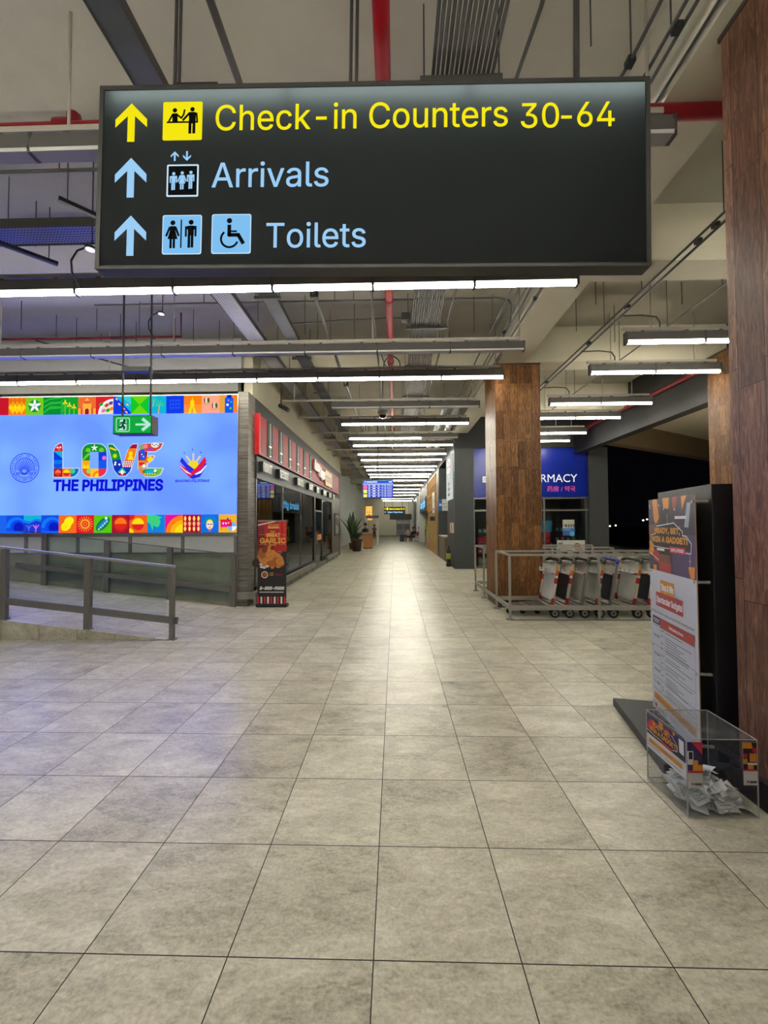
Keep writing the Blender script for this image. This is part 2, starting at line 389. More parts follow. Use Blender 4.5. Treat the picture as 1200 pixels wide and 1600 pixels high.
    def man(s, cx, y0, h, m, woman=False):
        q = h/10.0; g = q*.84
        s.disc(cx, y0+h-q*.9, q*.88, m, n=14)
        if not woman:
            s.rrect(cx-g*1.75, y0+q*6.3, cx+g*1.75, y0+q*7.9, q*.75, m); s.rect(cx-g*1.25, y0+q*4.4, cx+g*1.25, y0+q*7.2, m)
            for k in (-1, 1):
                a, b = sorted((cx+k*g*1.62, cx+k*g*2.45)); s.rrect(a, y0+q*3.9, b, y0+q*7.7, q*.3, m)
                a, b = sorted((cx+k*g*.12, cx+k*g*1.25)); s.rect(a, y0, b, y0+q*4.6, m)
                a, b = sorted((cx+k*g*1.2, cx+k*g*2.2)); s.rect(a, y0+q*6.9, b, y0+q*7.6, m)
        else:
            s.poly([(cx-g*1.15, y0+q*7.9), (cx+g*1.15, y0+q*7.9), (cx+g*1.2, y0+q*6.2), (cx+g*2.1, y0+q*3.3), (cx-g*2.1, y0+q*3.3), (cx-g*1.2, y0+q*6.2)], m)
            for k in (-1, 1):
                s.line([(cx+k*g*1.25, y0+q*7.4), (cx+k*g*2.6, y0+q*4.5)], q*.75, m); a, b = sorted((cx+k*g*.2, cx+k*g*1.2)); s.rect(a, y0, b, y0+q*3.5, m)
    def arrow(s, cx, y0, h, wd, m, rot=0):
        t = wd*.114; hw = wd/2
        P = [(-t, 0), (t, 0), (t, h*.67), (hw, h*.373), (hw, h*.582), (0, h), (-hw, h*.582), (-hw, h*.373), (-t, h*.67)]
        a = math.radians(rot); c, q = math.cos(a), math.sin(a)
        P = [(x, y-h/2) for x, y in P]
        for k in ((0, 1, 2, 5, 8), (2, 3, 4, 5), (5, 6, 7, 8)):
            s.poly([(cx+P[i][0]*c-P[i][1]*q, y0+h/2+P[i][0]*q+P[i][1]*c) for i in k], m); s.k -= 1
        s.k += 1

# ------------------------------------------------------------------ common materials
m_floor = floor_material(); m_rampside = floor_material('ramp_side_tiles', side=True)
m_ceil = M('cream_ceiling_paint', (190, 186, 170), .9, var=.05, scale=3)
m_beam = M('cream_beam_paint', (206, 199, 176), .9, var=.04, scale=2)
m_greywall = M('grey_wall_paint', (168, 168, 166), .85, var=.04, scale=2)
m_concrete = M('pale_concrete_wall', (198, 198, 188), .8, var=.1, scale=1.6, stretch=(1, 1, .35), detail=7)
m_dark = M('charcoal_panel', (56, 60, 62), .55, var=.08, scale=4)
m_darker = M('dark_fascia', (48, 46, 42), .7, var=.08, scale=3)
m_black = M('matt_black', (20, 20, 22), .5, var=.1)
m_blackgloss = M('gloss_black', (16, 18, 20), .22, var=.1)
m_endwall = M('cream_end_wall', (214, 210, 190), .85, var=.04, scale=1)
m_stone = stone_material()
m_dado = M('green_grey_stone_dado', (156, 156, 138), .35, var=.18, scale=2.5, detail=8)
m_white = M('white_paint', (226, 226, 222), .5, var=.03)
m_offwhite = M('offwhite_panel', (206, 208, 202), .6, var=.04)
m_steel = M('brushed_stainless_steel', (188, 184, 174), .38, .4, var=.06, scale=30)
m_alu = M('aluminium_frame', (140, 140, 138), .4, .8, var=.05)
m_galv = M('galvanised_steel', (150, 150, 146), .5, .5, var=.08, scale=14)
m_conduit = M('grey_conduit', (74, 73, 70), .5, .4, var=.08)
m_tray = M('grey_cable_tray', (74, 78, 86), .5, .4, var=.06)
m_perf = perforated_material()
m_railpost = M('dull_steel_posts', (122, 120, 114), .4, .5, var=.06, scale=30)
m_red = M('red_pipe_paint', (150, 10, 26), .5, spec=.3, var=.06)
m_dkred = M('dark_red_pipe_paint', (112, 8, 22), .5, spec=.3, var=.06)
m_fix = M('grey_light_housing', (88, 86, 83), .5, .2, var=.05)
m_fixrail = M('pale_light_rail', (178, 172, 158), .6, .2, var=.05)
m_lens = M('unlit_white_diffuser', (208, 206, 200), .4, var=.02)
m_tube = EM('lit_fluorescent_tube', (255, 250, 232), TUBE, True)
m_wood = wood_material('walnut_planks', (50, 29, 13), (106, 69, 37), (162, 116, 70))
m_wood1 = wood_material('red_brown_planks', (54, 36, 27), (98, 67, 50), (146, 108, 84), width=1.3, row=.19, rough=.42)
m_slat = wood_material('yellow_wood_slats', (140, 108, 56), (190, 152, 86), (222, 190, 126), width=2.0, row=.12)
m_glass = GLASS('clear_glass', (.93, .97, .95), 1.0)
m_shopglass = GLASS('shop_glass', (.8, .84, .83), 1.2)
m_acrylic = GLASS('clear_acrylic', (.995, 1, 1), .9, body=.004)
m_rubber = M('black_rubber', (26, 26, 27), .7)
m_plinth = M('dark_brown_plinth', (58, 48, 40), .5)

# ------------------------------------------------------------------ the setting
FAR = 53.0; CEIL = 5.5; BEAMZ = 4.8
sbox('floor', -9.5, 16, -4, FAR+.3, -.1, 0, m_floor)
sbox('ceiling', -9.5, 6.5, -4, FAR+.3, CEIL, CEIL+.15, m_ceil)
sbox('wall_back', -9.5, 16, -4.2, -4, 0, CEIL, m_greywall)
sbox('wall_end', -3.85, 6.5, FAR, FAR+.2, 0, CEIL, m_endwall)
sbox('wall_outer', -9.7, -9.5, -4, 8.45, 0, CEIL, m_greywall)
# the wall that carries the big screen, in layers from the ramp up
sbox('wall_left_dado', -9.5, -3.17, 8.335, 8.62, 0, 1.05, m_dado)
sbox('wall_left', -9.5, -3.17, 8.47, 8.62, 1.05, CEIL, m_greywall)
b = MB()
b.box(-9.5, -3.17, 8.32, 8.47, 1.40, 1.455); b.box(-9.5, -3.17, 8.32, 8.47, 1.05, 1.08)
for i in range(8):
    x = -3.2-i*1.08; b.box(x-.045, x+.015, 8.32, 8.47, 1.08, 1.40)
struct(b.build('trim_screen_base', m_alu))
sbox('wall_left_panel', -9.4, -3.2, 8.345, 8.47, 1.08, 1.40, m_offwhite)
sbox('pillar', -3.18, -2.97, 8.34, 8.75, 0, 4.34, m_stone, 'grey striped stone pillar at the corner beside the big screen')
sbox('ceiling_beam_left', -3.6, -2.98, 8.62, 22.4, 4.34, CEIL, m_beam)
sbox('beam', -9.5, -3.17, 8.30, 8.62, 4.34, 4.62, M('dark_grey_beam', (92, 91, 88), .8))
sbox('beam', 2.03, 2.56, -4, 14.6, BEAMZ, CEIL, m_beam)
sbox('beam', 2.56, 6.5, 5.03, 5.45, BEAMZ, CEIL, m_beam)
sbox('beam', 2.56, 6.5, 8.18, 8.62, BEAMZ, CEIL, m_beam)
sbox('beam', 2.56, 6.5, 11.6, 12.0, BEAMZ, CEIL, m_beam)
for y in (9.1, 13.2, 17.4, 21.6, 25.8, 30.0, 36, 42, 48):
    sbox('beam', -2.98 if y < 22 else -3.85, 2.03 if y < 14 else 2.15, y, y+.4, 5.1, CEIL, m_beam)
# left side: shop shell and the pale wall beyond it
SX = -2.97
sbox('wall_left_fascia', -3.3, SX, 8.75, 22.4, 2.95, 4.34, m_darker)
sbox('wall_left_shop_end', -3.3, SX, 19.6, 22.4, .0, 2.95, m_stone)
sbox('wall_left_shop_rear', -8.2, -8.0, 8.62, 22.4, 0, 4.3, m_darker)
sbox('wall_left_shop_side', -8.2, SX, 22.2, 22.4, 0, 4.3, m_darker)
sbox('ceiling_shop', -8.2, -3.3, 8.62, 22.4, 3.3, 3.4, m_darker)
sbox('trim_shop_curb', -3.1, -2.86, 8.75, 19.6, 0, .16, M('grey_curb', (120, 118, 108), .5))
sbox('wall_left_far', -4.1, -3.85, 22.4, FAR, 0, CEIL, m_concrete)
sbox('wall_left_jog', -3.85, -2.98, 22.4, 22.55, 0, CEIL, m_white)
# bumper rail round the pillar foot and along the shop front
b = MB(); b.box(-3.2, -2.86, 8.26, 8.34, .15, .28); b.box(-2.88, -2.78, 8.26, 14.6, .15, .28); b.box(-2.88, -2.78, 17.2, 20.4, .15, .28)
for y in (8.4, 9.4, 10.4, 11.4, 12.4, 13.4, 14.4, 17.3, 18.3, 19.3, 20.3): b.box(-2.87, -2.82, y, y+.05, 0, .15)
struct(b.build('trim_bumper_rail', M('pale_bumper_rail', (158, 156, 146), .4, .3)))
# right side of the corridor
RX = 2.15
sbox('wall_right_fascia', RX, 3.0, 15.1, FAR, 4.35, CEIL, M('black_fascia', (34, 35, 36), .6))
sbox('pillar', 2.145, 2.84, 15.1, 17.2, 0, 4.35, m_dark, 'charcoal pillar at the corner of the blue pharmacy front')
sbox('pillar', 6.96, 7.62, 15.1, 15.8, 0, 4.35, m_dark, 'charcoal pillar at the outer end of the pharmacy front')
sbox('wall_right_alcove', 2.84, 2.94, 17.2, 21.2, 0, 4.35, M('navy_dark_wall', (36, 42, 50), .6))
sbox('wall_right_pier', RX, 2.94, 20.55, 21.25, 0, 4.35, m_dark)
sbox('wall_right_slats', RX, 2.94, 21.3, 27.3, 0, 4.35, m_slat)
sbox('wall_right_inner', 2.9, 3.1, 27.3, 36.5, 0, 4.35, m_darker)
sbox('wall_right_header', RX, 2.9, 27.3, 36.5, 2.5, 4.35, m_dark)
sbox('pillar', RX, 2.6, 36.5, 37.6, 0, 4.35, m_white, 'white pillar past the shop with the yellow standee')
sbox('pillar', RX, 2.6, 41.3, 42.4, 0, 4.35, m_white, 'white pillar beside the seated people')
sbox('wall_right_far', 2.6, 2.9, 36.5, FAR, 0, 4.35, m_white)
sbox('window_1', RX+.05, RX+.12, 42.4, 50, .2, 4.35, M('blue_tinted_window', (120, 150, 190), .15, var=.2, scale=.7))
# doorway in the end wall
b = MB(); b.box(.15, 1.9, FAR-.06, FAR, 0, 2.15, 0); b.box(.22, 1.83, FAR-.09, FAR-.06, .9, 1.55, 1); b.box(.22, 1.83, FAR-.09, FAR-.06, 1.58, 1.95, 2); b.box(1.0, 1.06, FAR-.1, FAR-.06, 0, 2.15, 3)
struct(b.build('door_1', [M('grey_door', (120, 122, 122), .5), M('door_glass_dark', (74, 82, 96), .3), M('door_panel_pale', (160, 160, 154), .5), m_alu]))
sbox('baseboard_end', -3.85, 2.6, FAR-.03, FAR, 0, .12, M('green_baseboard', (110, 116, 96), .5))
# night side: dark fascia beam over the open bay and the canopy outside
sbox('beam', 6.45, 6.75, -4, 15.1, 4.12, CEIL, M('black_steel_beam', (26, 25, 24), .6))
b = MB(); d = Vector((1.6, 1, 0)).normalized(); q = Vector((d.y, -d.x, 0)); A = Vector((6.76, 14.7, 0)); Bq = A+d*12
b.obox((A+Bq)/2+Vector((0, 0, 5.0))-q*.2, d*6, q*.2, (0, 0, .42)); struct(b.build('canopy_beam', M('brown_canopy_beam', (120, 104, 78), .8)), 'brown edge beam of the canopy outside')
b = MB(); V = [A+Vector((0, 0, 5.42)), Bq+Vector((0, 0, 5.42)), Vector((18, 6, 5.42)), Vector((6.76, 6, 5.42))]
b.add(V+[p+Vector((0, 0, .1)) for p in V], [(3, 2, 1, 0), (4, 5, 6, 7), (0, 1, 5, 4), (1, 2, 6, 5), (2, 3, 7, 6), (3, 0, 4, 7)])
struct(b.build('canopy_soffit', m_beam), 'cream soffit of the canopy outside')
sbox('ground', 16, 130, -20, 150, -.12, -.02, M('dark_asphalt', (52, 52, 54), .8)); sbox('ground', -9.5, 16, FAR+.3, 150, -.12, -.02, M('dark_asphalt', (52, 52, 54), .8))

# wood clad columns
def column(x0, x1, y0, y1, z1, m, label):
    b = MB(); b.box(x0, x1, y0, y1, .12, z1, 0); b.box(x0+.015, x1-.015, y0+.015, y1-.015, 0, .12, 1); b.box(x0-.012, x1+.012, y0-.012, y1+.012, z1-.03, z1, 1)
    return struct(b.build('column', [m, m_plinth]), label)
column(1.985, 2.865, 8.22, 9.14, BEAMZ, m_wood, 'walnut clad column between the trolley bay and the corridor')
o = column(2.13, 3.05, 1.75, 2.685, BEAMZ, m_wood1, 'red brown plank clad column at the right edge')
b = MB(); b.box(2.095, 3.07, 1.72, 2.72, 0, .16); struct(b.build('trim_column_foot', m_plinth))
column(6.02, 6.44, 7.2, 8.12, 4.8, m_wood, 'walnut clad column at the open night side')
# the ramp in front of the screen wall
RY0, RY1, RXE, SL = 5.88, 8.33, -3.17, .112
b = MB(); zl = (RXE+9.5)*SL
b.add([(RXE, RY0, .004), (-9.5, RY0, zl), (-9.5, RY1, zl), (RXE, RY1, .004)], [(0, 3, 2, 1)], 0)
b.add([(RXE, RY0, .004), (-9.5, RY0, zl), (-9.5, RY0, 0)], [(0, 1, 2)], 1)
b.add([(RXE, RY1, 0), (-9.5, RY1, 0), (-9.5, RY1, zl)], [(0, 1, 2)], 1)
struct(b.build('ramp', [m_floor, m_rampside]), 'tiled ramp climbing to the left below the big screen')

# ------------------------------------------------------------------ suspended linear lights
LZ = 4.385; TL = 1.167
def linear_light(Y, xs, lit, label, rail=None, group=None, hang=None):
    """xs: (right end, number of tubes); lit: how many tubes from the left are lit"""
    xr, n = xs; xl = xr-n*TL; rl = rail if rail is not None else xl-.05
    t = thing('linear_light', label, 'ceiling light', ((xl+xr)/2, Y, LZ), 0, group); ox = (xl+xr)/2
    b = MB(); b.box(rl-ox, xr-.06-ox, -.022, .022, .185, .228); b.build('rail', m_fixrail, t)
    b = MB()
    for k in range(n):
        x0, x1 = xl+k*TL-ox+.004, xl+(k+1)*TL-ox-.004
        hw_ = .042 if lit > k else .06; b.prism([(-.04, .155), (-hw_, .03), (hw_, .03), (.04, .155)], (x1, 0, 0), (0, 1, 0), (0, 0, 1), x1-x0)
        b.box((x0+x1)/2-.35, (x0+x1)/2-.31, -.02, .02, .15, .19); b.box((x0+x1)/2+.31, (x0+x1)/2+.35, -.02, .02, .15, .19)
    b.build('housing', m_fix, t)
    for k in range(n+1): x0 = xl+k*TL-ox; b = MB(); b.box(x0-.014, x0+.014, -.046, .046, -.03 if lit else .0, .156); b.build('end_strap', m_conduit, t)
    for k in range(n):
        on = k < lit; x0, x1 = xl+k*TL-ox+.012, xl+(k+1)*TL-ox-.012
        b = MB(); P = [(.026*math.cos(a), .002+.026*math.sin(a)) for a in [2*PI*i/10 for i in range(10)]]
        if not on: P = [(-.058, .03), (-.052, .006), (.052, .006), (.058, .03)]
        V = [(x, y, z) for x in (x0, x1) for y, z in P]; c = len(P)
        b.add(V, [(i, c+i, c+(i+1) % c, (i+1) % c) for i in range(c)]+[tuple(reversed(range(c))), tuple(range(c, 2*c))], 0, False)
        b.build('lamp_tube', m_tube if on else m_lens, t)
    for x in (hang if hang is not None else [xl+.5+i*2*TL for i in range((n+1)//2)]+[xr-.25]):
        b = MB(); b.tube([(x-ox, 0, .228), (x-ox, 0, CEIL-LZ)], .011, n=6); b.build('hanger_rod', m_fixrail, t)
    return t
ORD = ['first', 'second', 'third', 'fourth', 'fifth', 'sixth', 'seventh', 'eighth', 'ninth', 'tenth', 'eleventh', 'twelfth', 'thirteenth', 'fourteenth', 'fifteenth', 'sixteenth']
G1 = 'linear lights across the corridor'
linear_light(-2.2, (2.06, 8), 8, 'long lit linear light added out of view behind the photographer, farthest back', group=G1)  # extra row behind the camera, added to raise the overall brightness
linear_light(1.25, (2.06, 8), 8, 'long lit linear light added out of view in front of the hanging black sign', group=G1)  # unseen row overhead, added to light the sign and the near floor
linear_light(2.97, (1.99, 8), 0, 'long unlit linear light whose ends show behind the big black sign', hang=[-2.42, 1.83], group=G1)
linear_light(4.76, (2.09, 8), 8, 'long bright linear light crossing just below the big black sign', hang=[1.7, -6], group=G1)
linear_light(6.64, (2.06, 8), 0, 'long unlit grey linear light between the two long bright ones', hang=[2.0, -.35, -3.6, -6.5], group=G1)
linear_light(7.83, (2.05, 9), 9, 'long bright linear light just above the big blue screen', hang=[1.9, .5, -2.0, -5.5], group=G1)
linear_light(9.86, (2.0, 3), 0, 'unlit linear light with a long bare rail over the corridor', rail=-2.75, hang=[-2.4, 1.85, .3], group=G1)
FARY = [11.44, 13.4, 14.6, 16.5, 18.0, 20.1, 21.4, 23.3, 24.6, 26.7, 30.0, 33.5, 36.9, 40.8, 46.3, 50.7]
for i, y in enumerate(FARY):
    lab = 'lit linear light over the corridor, %s beyond the bare-railed unlit one' % ORD[i]
    linear_light(y, (2.03, 3), 2 if i in (1,) else 3, lab, rail=-2.7 if i < 9 else None, group=G1)
G2 = 'short linear lights over the right aisle'
for y, lab in ((3.9, 'frontmost'), (2.2, 'middle'), (.4, 'rearmost')):  # unseen extra lights, put in to brighten the right aisle
    linear_light(y, (5.86, 2), 2, 'added two-tube light brightening the aisle, out of sight past the red brown column, '+lab, group=G2, hang=[3.9, 5.4])
for i, (y, xr) in enumerate(((6.38, 5.86), (7.68, 5.92), (9.69, 5.92), (11.0, 5.9), (12.85, 5.86), (14.07, 5.86))):
    linear_light(y, (xr, 2), 2, 'lit two-tube light over the night-side aisle, %s beyond the red brown column' % ORD[i], group=G2, hang=[xr-1.95, xr-.45])

# ------------------------------------------------------------------ pipes, trays and conduits under the ceiling
PZ = 4.95
def rods(t, pts, z0=PZ, r=.006, m=None):
    for x, y in pts:
        b = MB(); b.tube([(x, y, z0), (x, y, CEIL)], r, n=5); b.build('hanger_rod', m or m_conduit, t)
t = thing('sprinkler_pipe', 'thick red sprinkler pipe running away above the middle of the corridor', 'pipe', (0, 0, 0))
b = MB(); b.tube([(-.075, -3.5, PZ), (-.075, 50, PZ)], .057, n=14); b.build('pipe', m_red, t)
for y in (6.05, 8.4, 11, 14, 17): b = MB(); b.tube([(-.075, y, PZ), (-.075, y+.09, PZ)], .068, n=14); b.build('coupling', m_dkred, t)
rods(t, [(-.075, y) for y in (1.5, 4.2, 7.3, 10.3, 13.3, 16.3)], PZ+.05)
t = thing('sprinkler_pipe', 'thick dark red pipe crossing behind the top of the big black sign', 'pipe', (0, 0, 0))
b = MB(); b.tube([(-9.3, 3.12, 4.738), (3.9, 3.12, 4.738)], .056, n=16); b.build('pipe', m_dkred, t)
b = MB(); b.tube([(-2.62, 3.12, 4.738), (-2.5, 3.12, 4.738)], .08, n=16); b.tube([(-2.5, 3.12, 4.7), (-2.5, 3.12, 4.86)], .05, n=8); b.build('coupling', m_dkred, t)
t = thing('sprinkler_pipe', 'thin red pipe with an upright end above the big blue screen', 'pipe', (0, 0, 0))
p0, p1, p2 = at(-60, 531, 7.4), at(283, 526, 7.4), at(283, 470, 7.4)
b = MB(); b.tube([(-9.3, 7.4, p1.z+.0), tuple(p1), tuple(p2)], .019, n=8); b.build('pipe', m_dkred, t)
b = MB(); b.tube([tuple(p2), (p2.x, 7.4, p2.z+.09)], .028, n=8); b.build('sprinkler_head', m_dkred, t)
rods(t, [(-6.2, 7.4), (-5.0, 7.4)], p1.z)

def tray(name, label, x, w_, y0, y1, m, h=.07, z=PZ, step=2.4):
    t = thing(name, label, 'cable tray', (0, 0, 0))
    b = MB(); b.box(x-w_/2, x+w_/2, y0, y1, z, z+.004); b.build('tray_bed', m, t)
    b = MB()
    for s in (-1, 1): b.box(x+s*w_/2-.004, x+s*w_/2+.004, y0, y1, z-.012, z+h)
    b.build('side_rails', m_conduit, t)
    y = y0+.6
    while y < min(y1, 26):
        b = MB(); b.box(x-w_/2-.08, x+w_/2+.08, y-.02, y+.02, z-.055, z-.014); b.build('support_bracket', m_conduit, t)
        rods(t, [(x-w_/2-.06, y), (x+w_/2+.06, y)], z-.03); y += step
    return t
tray('cable_tray', 'grey cable tray running away left of the red pipe', -1.83, .22, -3.5, 30, m_tray, step=2.2)
tray('cable_tray', 'pale perforated cable tray turning off above the left bay', -2.48, .3, 4.75, 30, m_perf, step=2.6)
t = thing('cable_tray', 'pale perforated cable tray crossing left of the big black sign', 'cable tray', (0, 0, 0))
b = MB(); b.box(-9.3, -2.3, 4.42, 4.72, PZ, PZ+.004); b.build('tray_bed', m_perf, t)
b = MB()
for y in (4.42, 4.72): b.box(-9.3, -2.3, y-.004, y+.004, PZ-.012, PZ+.09)
b.build('side_rails', m_conduit, t)
rods(t, [(-3.1, 4.75), (-3.1, 4.4), (-4.25, 4.75), (-4.25, 4.4), (-5.5, 4.4)], PZ)
for i, (xx, lab) in enumerate(((-4.42, 'short black steel strut hanging left of the big black sign'), (-2.72, 'short black steel strut close behind the left edge of the big black sign'))):
    t = thing('steel_strut', lab, 'strut', (0, 0, 0)); b = MB(); b.bar((xx-.55, 3.9, PZ-.12), (xx+.32, 4.9, PZ-.12), .05, .04); b.build('strut', m_black, t); rods(t, [(xx+.25, 4.85), (xx-.5, 3.95)], PZ-.1)

t = thing('conduit_bundle', 'broad flat bundle of grey conduits right of the red pipe', 'conduit', (0, 0, 0))
for k in range(14):
    b = MB(); x = .295+k*.0335; b.tube([(x, -3.5, PZ), (x, 26, PZ)], .0125, n=6); b.build('conduit', M('bundle_conduit', (86, 84, 81), .5, .3) if k % 3 else m_conduit, t)
for y in (.9, 3.0, 5.15, 6.9, 8.8, 10.7, 13, 16, 19):
    b = MB(); b.box(.20, .90 if y > 4 else .80, y-.02, y+.02, PZ-.06, PZ-.015); b.build('support_bracket', m_conduit, t); rods(t, [(.23, y), (.78, y)], PZ-.04)
def conduit(label, pts, r, rodp=(), clamps=(), m=None, n=8, name='conduit'):
    t = thing(name, label, 'conduit', (0, 0, 0)); b = MB(); b.tube(pts, r, n=n); b.build('pipe', m or m_conduit, t)
    for p in clamps: b = MB(); b.box(p[0]-r*2, p[0]+r*2, p[1]-.03, p[1]+.03, p[2]-r*1.8, p[2]+r*1.8); b.build('clamp', m_black, t)
    if rodp: rods(t, rodp, pts[0][2])
    return t
conduit('grey conduit running away right of the cable tray', [(-1.15, -3.5, PZ), (-1.15, 26, PZ)], .028, [(-1.15, y) for y in (2.2, 4.6, 6.0, 7.4, 9.6)], [(-1.15, y, PZ) for y in (5.9, 7.6, 9.8)])
conduit('thin grey conduit close left of the red sprinkler pipe', [(-.33, 3.4, PZ), (-.33, 26, PZ)], .014, [(-.33, y) for y in (3.6, 5.0, 6.4, 8.8)])
conduit('grey conduit along the right edge of the conduit bundle', [(.86, -3.5, PZ), (.95, 2.6, PZ), (.87, 3.6, PZ), (.87, 24, PZ)], .015, [(.87, y) for y in (2.0, 5.6, 8.0)])
conduit('thin grey conduit with a bend left of the long beam', [(1.70, -3.5, PZ), (1.70, 2.95, PZ), (1.66, 3.3, PZ), (1.66, 24, PZ)], .013, [(1.68, 2.9), (1.66, 5.6), (1.66, 7.0)], [(1.70, 2.95, PZ)])
conduit('left one of the two paired conduits beside the long beam', [(1.86, -3.5, PZ), (1.86, 24, PZ)], .0125, [(1.86, y) for y in (2.75, 5.2, 8)], [(1.9, 2.75, PZ), (1.9, 5.6, PZ), (1.9, 7.2, PZ)])
conduit('right one of the two paired conduits beside the long beam', [(1.93, -3.5, PZ), (1.93, 24, PZ)], .0125)
conduit('thin conduit low on the side of the long beam', [(2.0, -3.5, PZ-.11), (2.0, 24, PZ-.11)], .011, (), [(2.0, 3.6, PZ-.11), (2.0, 5.9, PZ-.11)])
RZ = 4.74
conduit('upper one of the paired conduits over the right aisle', [(3.32, 2.9, RZ+.02), (3.32, 24, RZ+.02)], .014, [(3.32, y) for y in (4.2, 5.6, 6.6)], [(3.35, y, RZ) for y in (4.35, 4.6, 6.0, 7.2, 9.2)])
conduit('lower one of the paired conduits over the right aisle', [(3.38, 2.9, RZ-.02), (3.38, 24, RZ-.02)], .014)
conduit('single thin conduit over the right aisle nearer the night side', [(4.3, 2.9, RZ), (4.3, 24, RZ)], .011, [(4.3, y) for y in (5.5, 6.6, 8.0, 10.0)])
for i, y in enumerate((6.38, 7.68, 9.69)):
    conduit('bent drop conduit feeding the %s short light over the right aisle' % ORD[i], [(3.38, y-.12, RZ), (3.7, y-.1, RZ+.02), (3.95, y-.06, RZ+.01), (4.03, y-.02, RZ-.06), (4.04, y, LZ+.2)], .012)
conduit('thin conduit crossing over the corridor behind the first bright light', [(-4.6, 6.2, 5.02), (1.55, 6.2, 5.02), (1.72, 6.2, 4.98), (1.76, 6.2, 4.9), (1.76, 6.3, LZ+.24)], .012, [(-2.9, 6.2), (-.9, 6.2), (.6, 6.2)])
conduit('thin sagging conduit linking the tray to the red pipe', [(-1.7, 6.75, PZ), (-1.3, 6.78, PZ+.03), (-.9, 6.8, PZ+.07), (.12, 6.8, PZ+.09)], .012)
b = MB(); b.box(.12, .26, 6.74, 6.86, PZ+.03, PZ+.15); o = b.build('junction_box', m_conduit); tag(o, 'small grey junction box between red pipe and conduit bundle', 'junction box')
t = thing('cable_coil', 'dark cable coil hanging round the red sprinkler pipe', 'cable', (0, 0, 0))
b = MB(); b.tube([(-.05+.17*math.cos(a), 8.55+.02*math.sin(3*a), PZ-.02+.17*math.sin(a)) for a in [PI*.1*i for i in range(21)]], .012, n=6); b.build('coil', m_black, t)
b = MB(); b.tube([(-.27, 8.55, PZ+.2), (-.2, 8.55, PZ-.02), (-.05, 8.55, PZ-.16), (.3, 8.55, PZ-.02), (.42, 8.55, PZ-.1)], .010, n=6); b.build('tail', m_black, t)
conduit('grey conduit pole crossing far left above the unlit light', [(-9.3, 4.0, 5.2), (-2.2, 4.0, 5.2)], .016, [(-3.35, 4.0), (-4.6, 4.0)])
conduit('thin dark conduit slanting down at the far left wall', [(-7.2, 8.1, 5.35), (-5.0, 8.2, 4.72)], .016, [(-5.9, 8.15)])
for i, (x, lab) in enumerate(((1.46, 'left one of two pale ventilation ducts above the corridor'), (1.80, 'right one of two pale ventilation ducts above the corridor'))):
    t = thing('ventilation_duct', lab, 'duct', (0, 0, 0)); b = MB(); b.tube([(x, 11.0, 4.93), (x, 28, 4.93)], .11, n=16); b.build('duct', m_galv, t)
    for y in (11.2, 12.6, 14, 15.6): b = MB(); b.tube([(x, y, 4.93), (x, y+.05, 4.93)], .122, n=16); b.build('joint_band', m_white, t)
rnd = random.Random(41)
SPOTS = [(-6.4, 6.9), (-5.9, 7.5), (-5.3, 7.2), (-4.9, 7.7), (-4.4, 7.0), (-4.1, 7.6), (-3.6, 7.3), (-3.3, 7.7), (-2.8, 7.1), (-2.2, 6.6), (-1.5, 6.9), (-1.4, 7.5), (-.7, 7.2), (-.6, 6.1), (.1, 5.6), (1.2, 5.4), (1.35, 7.0), (1.1, 8.3), (3.0, 6.2), (3.1, 7.1), (4.6, 6.7), (3.9, 7.4), (1.45, 3.0), (1.05, 1.9), (-2.75, 2.6), (-.95, 2.3), (-3.9, 5.6), (3.55, 3.5), (3.75, 3.6)]
for x, y in SPOTS:
    b = MB(); l_ = rnd.uniform(.35, .75); b.tube([(x, y, CEIL), (x, y, CEIL-l_)], .006, n=5); tag(b.build('threaded_rod', m_conduit), 'bare thin threaded rod hanging down from the ceiling slab', 'rod', 'bare threaded rods under the ceiling')
# small lamps on bent arms
for i, (px, py, Y, lab) in enumerate(((141, 389, 4.2, 'small round lamp on a bent arm beside the big black sign'), (252, 490, 6.3, 'small round lamp on a bent arm above the big blue screen'))):
    c = at(px, py, Y); t = thing('spot_lamp', lab, 'lamp', (0, 0, 0)); s = .62
    b = MB(); b.lathe([(.02*s, .05*s), (.085*s, .03*s), (.085*s, .0), (.06*s, -.005)], tuple(c), 0, 14); b.build('lamp_head', m_conduit, t)
    b = MB(); b.lathe([(.07*s, -.012), (.07*s, -.006)], tuple(c), 0, 14); b.build('lens', EM('small_lamp_lens', (235, 235, 255), 1.4), t)
    b = MB(); b.tube([c+Vector(p)*.8 for p in ((-.06, 0, .02), (-.17, 0, -.02), (-.25, 0, -.15), (-.24, 0, -.3), (-.17, 0, -.42), (-.13, 0, -.5))], .011, n=6); b.build('arm', m_black, t)
    b = MB(); b.tube([c+Vector((.02, 0, .04)), (c.x+.02, c.y, CEIL)], .007, n=5); b.build('hanger_rod', m_conduit, t)
t = thing('security_camera', 'white dome security camera hanging over the corridor', 'camera', tuple(at(598, 648, 11.0)))
b = MB(); b.lathe([(.03, .12), (.14, .1), (.15, .02), (.12, -.02)], n=14); b.build('housing', m_white, t)
b = MB(); b.lathe([(.10, -.02), (.08, -.08), (.03, -.1)], n=14); b.build('dome', m_blackgloss, t); b = MB(); b.tube([(0, 0, .12), (0, 0, CEIL-t.location.z)], .015, n=6); b.build('stem', m_conduit, t)
t = thing('security_camera', 'dark bullet camera hanging above the red shop fascia', 'camera', tuple(at(443, 637, 9.8)))
b = MB(); b.tube([(-.1, 0, .06), (.14, -.05, -.08)], .05, n=10); b.build('housing', m_black, t); b = MB(); b.tube([(-.06, 0, .06), (-.06, 0, CEIL-t.location.z)], .015, n=6); b.build('stem', m_conduit, t)
